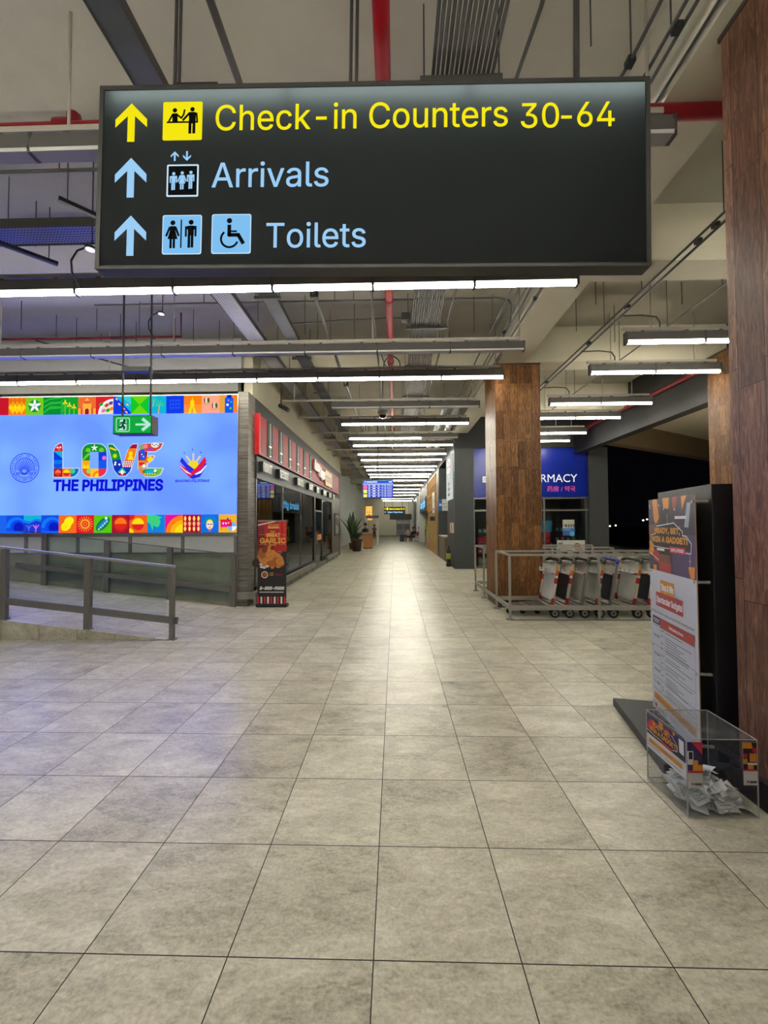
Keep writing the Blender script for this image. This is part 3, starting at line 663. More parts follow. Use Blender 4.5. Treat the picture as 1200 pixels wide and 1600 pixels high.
conduit('red pipe along the dark steel beam at the night side', [(6.38, 2, 4.8), (6.38, 15, 4.8)], .06, (), (), m_dkred, name='sprinkler_pipe')

# ------------------------------------------------------------------ the big hanging wayfinding sign
SC = Vector((-.164, 2.75, 4.005)); TH = .0149
sign = thing('hanging_sign', 'big black hanging direction sign to check-in counters, arrivals and toilets', 'sign', tuple(SC)); sign.rotation_euler.y = TH
m_signframe = M('dark_sign_frame', (62, 62, 60), .5, .3); m_signface = M('black_sign_acrylic', (13, 17, 19), .6, var=.12, scale=5, spec=.12)
HW, HH, TK = 1.866, .641, .1
def sl(px, py):
    d = at(px, py, 2.75)-SC; return (d.x*math.cos(TH)-d.z*math.sin(TH), d.x*math.sin(TH)+d.z*math.cos(TH))
m_signframe = M('dark_sign_frame', (62, 62, 60), .5, .3); m_signface = M('black_sign_acrylic', (20, 24, 26), .34, var=.12, scale=5, spec=.6)
b = MB()
for x0, x1, y0, y1, z0, z1 in ((-HW, HW, TK-.004, TK, -HH, HH), (-HW, HW, .006, TK-.004, HH-.004, HH), (-HW, HW, .006, TK-.004, -HH, -HH+.004), (-HW, -HW+.004, .006, TK-.004, -HH+.004, HH-.004), (HW-.004, HW, .006, TK-.004, -HH+.004, HH-.004)): b.box(x0, x1, y0, y1, z0, z1)
b.build('housing', m_signframe, sign)
b = MB(); b.box(-HW+.006, HW-.006, TK-.007, TK-.005, -HH+.006, HH-.006); b.build('inner_reflector', M('bright_white_reflector', (250, 250, 250), .8, var=0), sign)
for i in range(3): b = MB(); x0 = -HW+.08+i*1.24; b.tube([(x0, .06, HH-.05), (x0+1.2, .06, HH-.05)], .013, n=8); b.build('lamp_tube', EM('sign_inner_tube', (232, 245, 242), SIGN_TUBE, True), sign)
b = MB()
for x0, x1, z0, z1 in ((-HW, HW, HH-.03, HH), (-HW, HW, -HH, -HH+.022), (-HW, -HW+.03, -HH+.022, HH-.03), (HW-.03, HW, -HH+.022, HH-.03)): b.box(x0, x1, -.008, .006, z0, z1)
b.build('frame', m_signframe, sign)
nt = m_signface.node_tree; tr_ = nd(nt, 'ShaderNodeBsdfTranslucent'); tr_.inputs[0].default_value = (.058, .063, .062, 1); ad_ = nd(nt, 'ShaderNodeAddShader'); ou_ = nt.nodes['Material Output']
nt.links.new(nt.nodes['Principled BSDF'].outputs[0], ad_.inputs[0]); nt.links.new(tr_.outputs[0], ad_.inputs[1]); nt.links.new(ad_.outputs[0], ou_.inputs[0])
b = MB(); b.add([(-HW+.03, 0, -HH+.022), (HW-.03, 0, -HH+.022), (HW-.03, 0, HH-.03), (-HW+.03, 0, HH-.03)], [(0, 1, 2, 3)]); b.build('sign_face', m_signface, sign)
m_sy = EM('sign_yellow_light', (250, 236, 20), .95); m_sb = EM('sign_pale_blue_light', (160, 210, 250), .95); m_sb2 = EM('sign_blue_square_light', (130, 196, 246), .95); m_se = EM('sign_white_edge_light', (206, 236, 255), 1.0)
FO = (0, -.0012, 0); m_pic = M('pictogram_black', (8, 9, 11), .8, spec=.05)
def art_part(name, mats, fn):
    b = MB(); fn(Art(b, FO)); return b.build(name, mats, sign)
for body, x0, x1, yb0, cap, m in (('Check-in Counters', 337, 793, 204, 39, m_sy), ('30', 814, 873, 200, 38, m_sy), ('-', 877, 893, 199.5, 38, m_sy), ('64', 902, 960, 198, 38, m_sy), ('Arrivals', 331, 513, 293, 38, m_sb), ('Toilets', 416, 571, 387, 38, m_sb)):
    a_, b_ = sl(x0, yb0), sl(x1, yb0); c_ = sl(x0, yb0-cap)
    art_part('lettering', m, lambda A: A.text(body, a_[0], b_[0], a_[1], c_[1]-a_[1], 0, bold=.003))
for px, y0, y1, m in ((204.5, 222, 162, m_sy), (203.5, 309, 247, m_sb), (203, 400, 337, m_sb)):
    p, q = sl(px, y0), sl(px, y1); wd = sl(px+25, y0)[0]-sl(px-24.5, y0)[0]
    art_part('arrow', [m, m_se], lambda A: A.arrow(p[0], p[1], q[1]-p[1], wd, 0))
def picto_checkin(A):
    x0, y0 = sl(254, 220); x1, y1 = sl(317, 159); w_ = x1-x0; X = lambda t: x0+t*w_; Yy = lambda t: y0+t*(y1-y0)
    A.rrect(x0, y0, x1, y1, .012, 0)
    A.disc(X(.30), Yy(.78), w_*.058, 1, n=14); A.poly([(X(.24), Yy(.70)), (X(.37), Yy(.70)), (X(.38), Yy(.48)), (X(.24), Yy(.48))], 1)
    A.line([(X(.25), Yy(.67)), (X(.16), Yy(.50))], w_*.045, 1); A.line([(X(.36), Yy(.66)), (X(.47), Yy(.57)), (X(.53), Yy(.66)), (X(.55), Yy(.78))], w_*.045, 1)
    A.disc(X(.75), Yy(.79), w_*.058, 1, n=14); A.rrect(X(.665), Yy(.42), X(.84), Yy(.72), w_*.03, 1)
    A.line([(X(.68), Yy(.69)), (X(.52), Yy(.51))], w_*.055, 1); A.line([(X(.86), Yy(.68)), (X(.88), Yy(.46))], w_*.045, 1)
    A.rect(X(.11), Yy(.43), X(.90), Yy(.475), 1); A.rect(X(.665), Yy(.15), X(.74), Yy(.44), 1); A.rect(X(.765), Yy(.15), X(.84), Yy(.44), 1)
def picto_lift(A):
    x0, y0 = sl(260, 308); x1, y1 = sl(311, 257); w_ = x1-x0
    A.rrect(x0, y0, x1, y1, .01, 0); A.rect(x0+.011, y0+.011, x1-.011, y1-.011, 1)
    for t, wo in ((.22, False), (.5, True), (.78, False)): A.man(x0+w_*t, y0+w_*.2, w_*.58, 2, wo)
    p = sl(275, 255); q = sl(275, 240); A.arrow(p[0], p[1], q[1]-p[1], .055, 2); p = sl(294, 255); A.arrow(p[0], p[1], q[1]-p[1], .055, 2, 180)
def picto_toilet(A):
    x0, y0 = sl(253, 398); x1, y1 = sl(316, 336); w_ = x1-x0
    A.rrect(x0, y0, x1, y1, .015, 2); A.rrect(x0+.006, y0+.006, x1-.006, y1-.006, .012, 0)
    A.man(x0+w_*.265, y0+w_*.15, w_*.72, 1, True); A.man(x0+w_*.735, y0+w_*.15, w_*.72, 1); A.rect(x0+w_*.48, y0+w_*.14, x0+w_*.515, y0+w_*.86, 1)
def picto_wheelchair(A):
    x0, y0 = sl(330, 397); x1, y1 = sl(393, 334.5); w_ = x1-x0; X = lambda t: x0+t*w_; Yy = lambda t: y0+t*(y1-y0)
    A.rrect(x0, y0, x1, y1, .015, 2); A.rrect(x0+.006, y0+.006, x1-.006, y1-.006, .012, 0)
    A.disc(X(.45), Yy(.83), w_*.068, 1, n=16); A.line([(X(.45), Yy(.70)), (X(.45), Yy(.47)), (X(.68), Yy(.47)), (X(.80), Yy(.27))], w_*.095, 1); A.line([(X(.46), Yy(.56)), (X(.63), Yy(.56))], w_*.045, 1)
    A.ring(X(.46), Yy(.37), w_*.185, w_*.24, 1, 128, 340)
for fn, n, mats in ((picto_checkin, 'check_in_pictogram', [m_sy, m_pic]), (picto_lift, 'lift_pictogram', [m_se, m_pic, m_sb]), (picto_toilet, 'toilet_pictogram', [m_sb2, m_pic, m_se]), (picto_wheelchair, 'wheelchair_pictogram', [m_sb2, m_pic, m_se])):
    art_part(n, mats, fn)
for x in (-1.375, -1.345, -.14, -.10, 1.405): b = MB(); b.tube([(x, .05, HH), (x, .05, CEIL-SC.z-.02)], .022 if x > 1 else .012, n=8); b.build('hanger_pole', m_conduit, sign)
b = MB(); b.box(-1.36, -1.06, .02, .09, HH, HH+.045); b.build('junction_box', m_black, sign)

# ------------------------------------------------------------------ the emergency exit sign in front of the screen
XY = 6.0; c = (at(177.5, 677, XY)+at(236, 650, XY))/2; p = at(177.5, 677, XY)-c; q = at(236, 650, XY)-c
ex = thing('exit_sign', 'green running man exit sign hanging on two black rods', 'sign', tuple(c)); hw, hh = q.x, q.z
b = MB(); b.box(-hw-.012, hw+.012, .002, .17, -hh-.012, hh+.012); b.build('housing', m_black, ex)
m_gr = EM('exit_green_light', (20, 186, 70), .8); m_gl = EM('exit_pale_light', (190, 245, 225), .9); m_gd = EM('exit_dark_green_light', (10, 90, 60), .6)
b = MB(); A = Art(b, (0, .001, 0)); A.rect(-hw, -hh, hw, hh, 0)
A.rrect(-hw*.88, -hh*.84, -hw*.13, hh*.84, .03, 1); A.rrect(-hw*.84, -hh*.75, -hw*.17, hh*.75, .025, 0); A.poly([(-hw*.66, -hh*.6), (-hw*.66, hh*.62), (-hw*.32, hh*.62), (-hw*.30, -hh*.6)], 1); A.rect(-hw*.74, -hh*.66, -hw*.36, -hh*.52, 1)
A.disc(-hw*.42, hh*.46, .022, 2, n=12); A.line([(-hw*.46, hh*.28), (-hw*.52, -hh*.1), (-hw*.42, -hh*.28), (-hw*.44, -hh*.5)], .03, 2); A.line([(-hw*.5, -hh*.08), (-hw*.58, -hh*.3), (-hw*.68, -hh*.3)], .028, 2); A.line([(-hw*.62, hh*.06), (-hw*.58, hh*.26), (-hw*.44, hh*.24), (-hw*.34, hh*.1)], .02, 2)
A.rect(hw*.18, -hh*.12, hw*.84, hh*.12, 1); A.line([(hw*.58, hh*.62), (hw*.92, 0), (hw*.58, -hh*.62)], .045, 1)
b.build('sign_face', [m_gr, m_gl, m_gd], ex)
for px in (188, 232): x = at(px, 600, XY).x-c.x; b = MB(); b.tube([(x, .06, hh), (x, .06, CEIL-c.z)], .014, n=8); b.build('hanger_rod', m_black, ex)
z = at(200, 575, XY).z-c.z; b = MB(); b.box(at(188, 575, XY).x-c.x, at(231, 575, XY).x-c.x, .03, .13, z-.035, z+.035); b.build('cross_box', m_black, ex)

# ------------------------------------------------------------------ the big LED screen
SY = 8.30; sx1, sz0, sz1 = -3.185, 1.478, 4.268; sx0 = sx1-15*.3655; TS = .3655
led = thing('led_screen', 'big glowing blue advertising screen with colourful tile borders', 'screen', (sx1, SY, sz0))
b = MB(); b.box(sx0-sx1-.02, .02, .012, .15, -.02, sz1-sz0+.02); b.build('housing', m_alu, led)
_sc = {}
scm = []
def sc(*c):
    if c not in _sc: _sc[c] = len(scm); scm.append(EM('screen_%02x%02x%02x' % c, c, 1.0))
    return _sc[c]
def screen_background():
    m = bpy.data.materials.new('screen_blue'); m.use_nodes = True; nt = m.node_tree; nt.nodes.clear(); L = nt.links.new
    e = nd(nt, 'ShaderNodeEmission'); o = nd(nt, 'ShaderNodeOutputMaterial'); tc = nd(nt, 'ShaderNodeTexCoord'); nz = nd(nt, 'ShaderNodeTexNoise'); cr = nd(nt, 'ShaderNodeValToRGB')
    nz.inputs['Scale'].default_value = .75; nz.inputs['Detail'].default_value = 1.5; L(tc.outputs['Object'], nz.inputs['Vector']); L(nz.outputs['Fac'], cr.inputs[0])
    cr.color_ramp.elements[0].position = .36; cr.color_ramp.elements[0].color = (lin(108)/SCREEN, lin(154)/SCREEN, 1, 1); cr.color_ramp.elements[1].position = .62; cr.color_ramp.elements[1].color = (lin(130)/SCREEN, lin(182)/SCREEN, 1, 1)
    L(cr.outputs[0], e.inputs[0]); e.inputs[1].default_value = SCREEN; L(e.outputs[0], o.inputs[0]); m.cycles.emission_sampling = 'FRONT'; return m
scm.append(screen_background())
b = MB(); A = Art(b, (0, .01, 0), eps=.00012); Hs = sz1-sz0
A.rect(sx0-sx1, 0, 0, Hs, 0)
O_, Yl, Rd, DR, Bl, Db, Cy, Gn, Lg, Wh, Pk, Mg = sc(255, 130, 20), sc(255, 222, 20), sc(220, 36, 44), sc(160, 20, 50), sc(20, 90, 235), sc(10, 30, 190), sc(20, 180, 215), sc(10, 165, 60), sc(110, 205, 40), sc(245, 245, 250), sc(255, 170, 140), sc(235, 20, 150)
PkL, Br, GL, LB = sc(240, 110, 200), sc(235, 165, 60), sc(60, 210, 130), sc(110, 180, 255)
def palm(x, y, s, tr, lf):
    A.line([(x-.06*s, y), (x, y+.5*s)], .05*s, tr)
    for a in (20, 70, 110, 160, 200, 340): A.disc(x+.13*s*math.cos(math.radians(a)), y+.5*s+.1*s*math.sin(math.radians(a)), .16*s, lf, ry=.035*s, rot=a, n=10)
def sun(x, y, r, top, bot): A.disc(x, y, r, top, 0, 180); A.disc(x, y, r, bot, 180, 359.9)
def tile(i, top, x=None, y=None, T=TS, key=None):
    x = -(i+1)*TS if x is None else x; y = (Hs-T if top else 0) if y is None else y; k = key if key else ('t' if top else 'b')+str(i)
    R = lambda a, b_, c_, d_, m: A.rect(x+a*T, y+b_*T, x+c_*T, y+d_*T, m); D = lambda cx, cy, r, m, **q: A.disc(x+cx*T, y+cy*T, r*T, m, **{kk: (v*T if kk == 'ry' else v) for kk, v in q.items()}); Pp = lambda pts, m: A.poly([(x+a*T, y+c_*T) for a, c_ in pts], m)
    if k == 't0': R(0, 0, 1, 1, Br); R(.5, 0, 1, 1, O_); R(.3, .0, .78, .85, Bl); R(.38, .8, .7, .95, Bl); D(.55, .95, .12, Db); D(.45, .45, .07, Wh); D(.65, .6, .06, Cy); D(.62, .25, .06, Lg); D(.5, .7, .05, PkL)
    elif k == 't1':
        R(0, 0, 1, 1, Pk)
        for cx, cy in ((.28, .7), (.73, .4)):
            for q, m in ((-.1, DR), (-.03, Wh), (.04, Lg), (.11, sc(70, 70, 40))): Pp([(cx+q-.03, cy-.15), (cx+q+.05, cy-.08), (cx+q+.03, cy+.17), (cx+q-.06, cy+.1)], m)
            R(cx-.17, cy-.2, cx+.17, cy-.185, Rd)
    elif k == 't2': R(0, 0, 1, 1, O_); R(0, 0, 1, .5, sc(255, 150, 50)); Pp([(.22, 0), (.72, 0), (.6, .3), (.34, .3)], Yl); R(.36, .3, .58, .62, Yl); D(.47, .62, .12, Yl); R(.44, .7, .5, .86, Yl); Pp([(.4, .0), (.54, 0), (.5, .3), (.44, .3)], Br)
    elif k == 't3':
        R(0, 0, 1, 1, sc(20, 60, 235))
        for a in range(4):
            for c_ in range(3): Pp([(.2+a*.16, .2+c_*.2), (.34+a*.16, .36+c_*.2), (.2+a*.16, .36+c_*.2)], sc(40, 90, 250))
    elif k == 't4': R(0, 0, 1, 1, Cy); palm(x+.3*T, y+.4*T, T*.7, Br, GL); palm(x+.62*T, y, T*1.0, Br, GL)
    elif k == 't5': R(0, 0, 1, 1, sc(20, 200, 40)); Pp([(0, 0), (1, 0), (.5, .5)], sc(110, 215, 20)); Pp([(0, 1), (.5, .5), (1, 1)], sc(110, 215, 20))
    elif k == 't6':
        R(0, 0, 1, 1, sc(20, 60, 230)); Pp([(.1, 1), (1, .1), (1, 1)], Cy); Pp([(.4, 1), (1, .5), (1, 1)], sc(60, 205, 215))
        for cx, cy in ((.18, .84), (.34, .55), (.6, .3), (.8, .52), (.75, .1)): D(cx, cy, .09, sc(255, 190, 120), ry=.045, rot=-40)
    elif k == 't7':
        R(0, 0, 1, 1, Rd); D(1.0, 0, .86, Wh, a0=90, a1=180); D(1.0, 0, .74, sc(240, 225, 190), a0=90, a1=180)
        for cx, cy, m in ((.3, .56, Gn), (.62, .5, sc(190, 70, 40)), (.86, .62, sc(110, 50, 180)), (.45, .2, PkL), (.7, .22, Gn), (.9, .3, O_)): D(cx, cy, .13, m, ry=.09, rot=30)
    elif k == 't8': R(0, 0, 1, 1, sc(240, 110, 50)); R(0, 0, 1, .36, sc(225, 90, 40)); R(.26, 0, .74, .62, sc(255, 180, 70)); R(.34, .6, .66, .76, sc(235, 90, 50)); Pp([(.36, .76), (.64, .76), (.5, .95)], sc(255, 180, 70)); D(.5, .22, .11, DR, a0=0, a1=180); R(.39, 0, .61, .22, DR); R(0, 0, .14, .34, sc(255, 180, 70)); R(.86, 0, 1, .34, sc(255, 180, 70))
    elif k == 't9':
        R(0, 0, 1, 1, sc(20, 160, 50)); Pp([(0, 0), (.5, .5), (0, .8)], sc(30, 180, 60))
        for cx, cy in ((.25, .65), (.5, .5), (.76, .4)):
            A.line([(x+cx*T, y), (x+cx*T, y+cy*T)], .06*T, Lg)
            for a in (90, 210, 330): D(cx+.07*math.cos(math.radians(a)), cy+.03+.07*math.sin(math.radians(a)), .1, Yl, ry=.04, rot=a)
    elif k == 't10':
        R(0, 0, 1, 1, sc(10, 140, 50))
        for q in range(3): Pp([(0, .05+q*.3), (.35, .3+q*.27), (1, .35+q*.28), (1, .47+q*.28), (.4, .5+q*.22), (.05, .2+q*.3)], sc(40, 185, 60))
    elif k == 't11':
        R(0, 0, 1, 1, sc(120, 205, 30)); D(.5, .5, .36, sc(20, 150, 60), n=10)
        for a in range(90, 450, 72): D(.5+.17*math.cos(math.radians(a)), .52+.17*math.sin(math.radians(a)), .19, Wh, ry=.075, rot=a)
        D(.5, .52, .06, sc(180, 200, 230))
    elif k == 't12':
        R(0, 0, 1, 1, sc(245, 130, 20))
        for r_ in range(5):
            for c_ in range(5): Pp([(c_*.25-.125*(r_ % 2), .82-r_*.19), (c_*.25+.125-.125*(r_ % 2), 1-r_*.19), (min(1, c_*.25+.25-.125*(r_ % 2)), .82-r_*.19), (c_*.25+.125-.125*(r_ % 2), .62-r_*.19)] if 0 <= c_*.25-.125*(r_ % 2) and c_*.25+.25-.125*(r_ % 2) <= 1.001 and r_ < 4 else [(.4, .4), (.5, .5), (.5, .4)], [sc(230, 110, 20), sc(245, 160, 20), Yl, sc(255, 205, 20), Yl][r_])
    elif k == 'b0': R(0, 0, 1, 1, sc(240, 180, 40)); R(.1, .3, .66, .68, Mg); R(.08, .62, .7, .72, Rd); R(.14, .16, .18, .3, Mg); [Pp([(.2+q*.15, .55), (.3+q*.15, .55), (.25+q*.15, .42)], Wh) for q in range(3)]; R(.45, .72, .55, .8, Db); [D(.74, .34, .25, (LB, Rd, LB, Wh)[q], a0=q*90, a1=q*90+90) for q in range(4)]
    elif k == 'b1':
        R(0, 0, 1, 1, sc(20, 110, 225))
        for a in range(0, 190, 15): A.line([(x+T*(.5+.3*math.cos(math.radians(a))), y+T*(.5+.3*math.sin(math.radians(a)))), (x+T*(.5+.42*math.cos(math.radians(a))), y+T*(.5+.42*math.sin(math.radians(a))))], .015*T, Cy)
        D(.5, .52, .26, sc(20, 160, 90), a0=0, a1=180); D(.5, .55, .17, Yl, a0=0, a1=180); D(.5, .42, .2, sc(250, 225, 200), ry=.24); Pp([(.4, .2), (.6, .2), (.5, .04)], sc(240, 90, 90)); D(.42, .46, .07, sc(60, 60, 160), ry=.03); D(.58, .46, .07, sc(60, 60, 160), ry=.03); D(.5, .29, .06, Rd, ry=.025)
    elif k == 'b2':
        R(0, 0, 1, 1, DR)
        for a in range(4):
            for c_, m, m2 in ((.22, Rd, sc(255, 230, 130)), (.5, sc(235, 90, 40), sc(255, 190, 150)), (.78, Rd, sc(255, 230, 130))): D(.125+a*.25, c_, .11, m, ry=.21, n=4); D(.125+a*.25, c_, .06, m2, ry=.13)
    elif k == 'b3': R(0, 0, 1, 1, Mg); [D(1, 0, r_, m, a0=90, a1=180) for r_, m in ((.95, O_), (.7, sc(255, 180, 20)), (.46, Yl))]
    elif k == 'b4': R(0, 0, 1, 1, sc(20, 130, 220)); [D(cx, cy, r_, GL) for cx, cy, r_ in ((.25, .75, .27), (.5, .6, .24), (.1, .9, .25), (.55, .45, .14))]; Pp([(.15, .55), (.3, .1), (.38, .55)], GL); Pp([(.4, 1), (.85, .85), (.5, .7)], GL)
    elif k == 'b5': R(0, 0, 1, 1, sc(240, 100, 30)); D(0, 1, .3, Rd, a0=270, a1=360); D(0, 0, .25, Yl, a0=0, a1=90); sun(x+.48*T, y+.48*T, .34*T, Yl, Rd)
    elif k == 'b6': R(0, 0, 1, 1, DR); D(.5, .5, .47, sc(190, 30, 40)); sun(x+.5*T, y+.5*T, .34*T, sc(255, 120, 30), sc(225, 40, 30))
    elif k == 'b7': R(0, 0, 1, 1, sc(90, 200, 20)); D(.5, .5, .5, sc(20, 130, 50), ry=.25, rot=45); D(.5, .5, .42, sc(20, 130, 230), ry=.13, rot=45); [D(.5+q*.11, .62+q*.11-.2, .05, sc(220, 235, 140)) for q in (-2, -1, 0, 1, 2)]; D(.68, .82, .08, Wh)
    elif k == 'b8':
        R(0, 0, 1, 1, sc(225, 30, 40))
        for a in range(0, 360, 20): A.line([(x+T*(.5+.3*math.cos(math.radians(a))), y+T*(.5+.3*math.sin(math.radians(a)))), (x+T*(.5+.42*math.cos(math.radians(a))), y+T*(.5+.42*math.sin(math.radians(a))))], .025*T, sc(255, 200, 60))
        D(.5, .5, .27, sc(255, 180, 40), n=14); D(.5, .5, .19, Rd, n=12); D(.5, .5, .12, O_, n=12); D(.5, .5, .05, DR)
    elif k == 'b9': R(0, 0, 1, 1, sc(245, 110, 30)); D(.58, .66, .28, sc(250, 240, 30), ry=.24, rot=30); D(.42, .4, .32, sc(250, 240, 30), ry=.24, rot=40); D(.36, .34, .2, sc(255, 225, 20), ry=.12, rot=40)
    elif k in ('b10', 'b12'): R(0, 0, 1, 1, sc(20, 80, 230)); D(.6, .3, .6, sc(20, 120, 250), n=24, a0=0, a1=180); D(.66, .3, .44, sc(15, 70, 240)); D(.72, .3, .3, Db); R(0, 0, 1, .12, sc(20, 100, 240))
    elif k == 'b11': R(0, 0, 1, 1, sc(20, 60, 215)); Pp([(0, .7), (.4, .62), (.7, .8), (1, .72), (1, 1), (0, 1)], Cy); Pp([(0, .6), (.3, .52), (.7, .7), (1, .62), (1, .75), (.7, .82), (.4, .66), (0, .74)], sc(30, 120, 250)); [A.line([(x+T*(cx), y), (x+T*(cx), y+.25*T), (x+T*(cx+s*.16), y+.45*T)], .05*T, m) for cx, m in ((.3, sc(90, 110, 240)), (.7, PkL)) for s in (-1, 0, 1)]
    else: R(0, 0, 1, 1, {'t13': sc(200, 24, 44), 't14': O_, 'b13': sc(30, 100, 240), 'b14': Gn}.get(k, Rd))
for i in range(15):
    for top_ in (True, False): A.k = 2; A.clip = (-(i+1)*TS, Hs-TS if top_ else 0, -i*TS, Hs if top_ else TS); tile(i, top_)
A.k = 2; A.clip = None
def sp(px, py): v = at(px, py, SY+.01); return (v.x-sx1, v.z-sz0)
# the lettering of four patchwork letters
def zx(x, y): return sp(75+x*190/1200.0, 680+y*100/632.0)
def zpoly(pts, m): A.poly([zx(*p) for p in pts], m)
def zrect(x0, y0, x1, y1, m): zpoly([(x0, y0), (x1, y0), (x1, y1), (x0, y1)], m)
zq = zx(1, 0)[0]-zx(0, 0)[0]
def zdisc(x, y, r, m, **k): c_ = zx(x, y); A.disc(c_[0], c_[1], r*zq, m, **k)
def arc(cx, cy, r, a0, a1, n=8): return [(cx+r*math.cos(math.radians(a0+(a1-a0)*i/n)), cy-r*math.sin(math.radians(a0+(a1-a0)*i/n))) for i in range(n+1)]
def rim(pts):
    q = [zx(*p) for p in pts]; A.line(q+[q[0]], .03, sc(200, 225, 255))
Lo = [(56, 412), (56, 165)]+arc(146, 165, 86, 180, 95)+[(146, 330), (305, 330)]+arc(225, 332, 80, 0, -90)+[(56, 412)]
Oo = [(340, 330), (340, 170)]+arc(420, 168, 82, 180, 90)+arc(500, 168, 80, 90, 0)+[(580, 330)]+arc(500, 330, 80, 0, -90)+arc(420, 330, 82, -90, -180)
Vo = [(592, 92), (640, 92), (700, 160), (735, 320), (790, 150), (835, 92), (884, 88), (862, 190), (820, 340), (770, 400), (700, 400), (655, 345), (620, 190)]
Eo = [(892, 330), (895, 160), (940, 84), (1136, 80), (1110, 130), (1060, 160), (980, 165), (975, 205), (1052, 205), (1030, 245), (980, 278), (975, 328), (1136, 330), (1110, 385), (1050, 408), (960, 405)]
for o_ in (Lo, Oo, Vo, Eo): rim(o_)
zpoly([(56, 160)]+arc(146, 165, 86, 176, 95)+[(146, 160)], sc(215, 30, 50)); zdisc(95, 122, 9, Wh); zdisc(122, 120, 9, Wh); zdisc(110, 142, 10, sc(240, 120, 80))
zrect(56, 160, 143, 245, sc(10, 60, 220)); zpoly([(60, 160), (143, 160), (143, 230)], Cy); zrect(56, 245, 143, 330, sc(10, 120, 240)); c_ = zx(98, 285); A.disc(c_[0], c_[1], .09, sc(20, 80, 220), 180, 360)
zrect(56, 330, 142, 412, DR); c_ = zx(99, 372); sun(c_[0], c_[1], 30*zq, sc(255, 120, 60), sc(225, 50, 40)); zrect(142, 330, 225, 412, sc(245, 120, 30)); c_ = zx(183, 372); sun(c_[0], c_[1], 32*zq, Yl, Rd); zpoly([(225, 330), (305, 330)]+arc(225, 332, 80, 0, -90), sc(10, 110, 200)); zdisc(245, 355, 24, GL)
zpoly([(340, 168)]+arc(420, 168, 82, 180, 90)+[(500, 86)]+arc(500, 168, 80, 90, 0), sc(20, 150, 50)); zdisc(398, 150, 24, Lg); zdisc(528, 148, 24, Lg)
for a in range(90, 450, 72): zdisc(459+16*math.cos(math.radians(a)), 126-16*math.sin(math.radians(a)), 17, Wh, ry=6*zq, rot=a)
zrect(340, 166, 415, 250, sc(20, 140, 50)); zpoly([(340, 240), (380, 190), (415, 170), (415, 190), (380, 225), (345, 250)], Lg); zrect(340, 250, 412, 330, sc(250, 170, 20)); zpoly([(340, 330), (358, 285), (376, 312), (394, 280), (412, 330)], Yl); zrect(500, 166, 580, 250, sc(20, 60, 220)); zdisc(555, 225, 20, PkL); zrect(500, 250, 580, 330, sc(20, 90, 240)); zdisc(540, 300, 30, Bl)
zpoly([(340, 330), (420, 330), (420, 412)]+arc(420, 330, 82, -90, -180), sc(235, 100, 50)); zdisc(405, 355, 24, sc(160, 210, 100), n=8); zrect(420, 330, 500, 412, sc(255, 200, 40)); c_ = zx(500, 412); A.disc(c_[0], c_[1], 60*zq, O_, 90, 180); A.disc(c_[0], c_[1], 38*zq, Yl, 90, 180); zpoly([(500, 330), (580, 330)]+arc(500, 330, 80, 0, -90), sc(235, 50, 80)); zrect(415, 166, 500, 330, sc(124, 174, 255))
zpoly([(592, 92), (640, 92), (700, 160), (722, 240), (633, 250), (612, 160)], sc(20, 140, 60)); zdisc(662, 205, 24, Lg); zdisc(662, 205, 12, Yl); [zdisc(620+q*16, 128+q*6, 9, Yl) for q in range(4)]
zpoly([(633, 250), (722, 240), (738, 318), (700, 400), (655, 345)], sc(20, 50, 190)); [zdisc(x_, y_, 10, Wh) for x_, y_ in ((668, 270), (664, 290), (706, 290))]
zpoly([(800, 130), (835, 92), (884, 88), (878, 130)], DR); zpoly([(790, 150), (800, 130), (878, 130), (850, 250), (757, 246)], sc(245, 130, 30)); zdisc(818, 180, 20, Yl); zpoly([(785, 245), (850, 245), (822, 180), (812, 180)], Yl); zpoly([(757, 246), (850, 250), (826, 320), (738, 318)], sc(190, 30, 30))
for q in range(5):
    for r_ in range(3): zdisc(762+q*18-r_*6, 262+r_*22, 6, Wh, ry=10*zq, n=8)
zpoly([(738, 318), (826, 320), (808, 360), (770, 400), (700, 400), (690, 380)], sc(20, 60, 190)); zpoly([(735, 320), (775, 365), (735, 400), (692, 365)], GL); zpoly([(735, 342), (760, 368), (735, 392), (708, 368)], Wh); zpoly([(700, 372), (770, 372), (758, 402), (712, 402)], sc(180, 40, 50)); zpoly([(720, 372), (750, 372), (735, 395)], Wh)
zpoly([(895, 160), (940, 84), (1136, 80), (1110, 130), (1060, 160)], sc(215, 70, 60)); zdisc(930, 118, 26, sc(150, 160, 90)); zdisc(965, 110, 22, sc(240, 130, 140)); zdisc(1060, 98, 40, sc(240, 235, 225), ry=26*zq); zdisc(1010, 150, 28, sc(170, 60, 190), a0=0, a1=180); [zdisc(1035+q*18, 92+(q % 2)*12, 6, sc(70, 60, 60)) for q in range(4)]
zpoly([(893, 250), (895, 160), (985, 163), (975, 250)], DR); zrect(915, 165, 960, 240, Bl); zdisc(936, 160, 22, Bl); zdisc(930, 190, 6, Wh); zdisc(945, 212, 6, Wh)
zpoly([(893, 330), (893, 250), (975, 250), (975, 328)], sc(225, 150, 50)); zrect(902, 268, 955, 300, Rd); zdisc(950, 305, 17, Wh); zpoly([(960, 262), (972, 215), (1052, 205), (1030, 245), (980, 278)], sc(235, 110, 40)); zdisc(1008, 238, 28, Yl, ry=22*zq, rot=35)
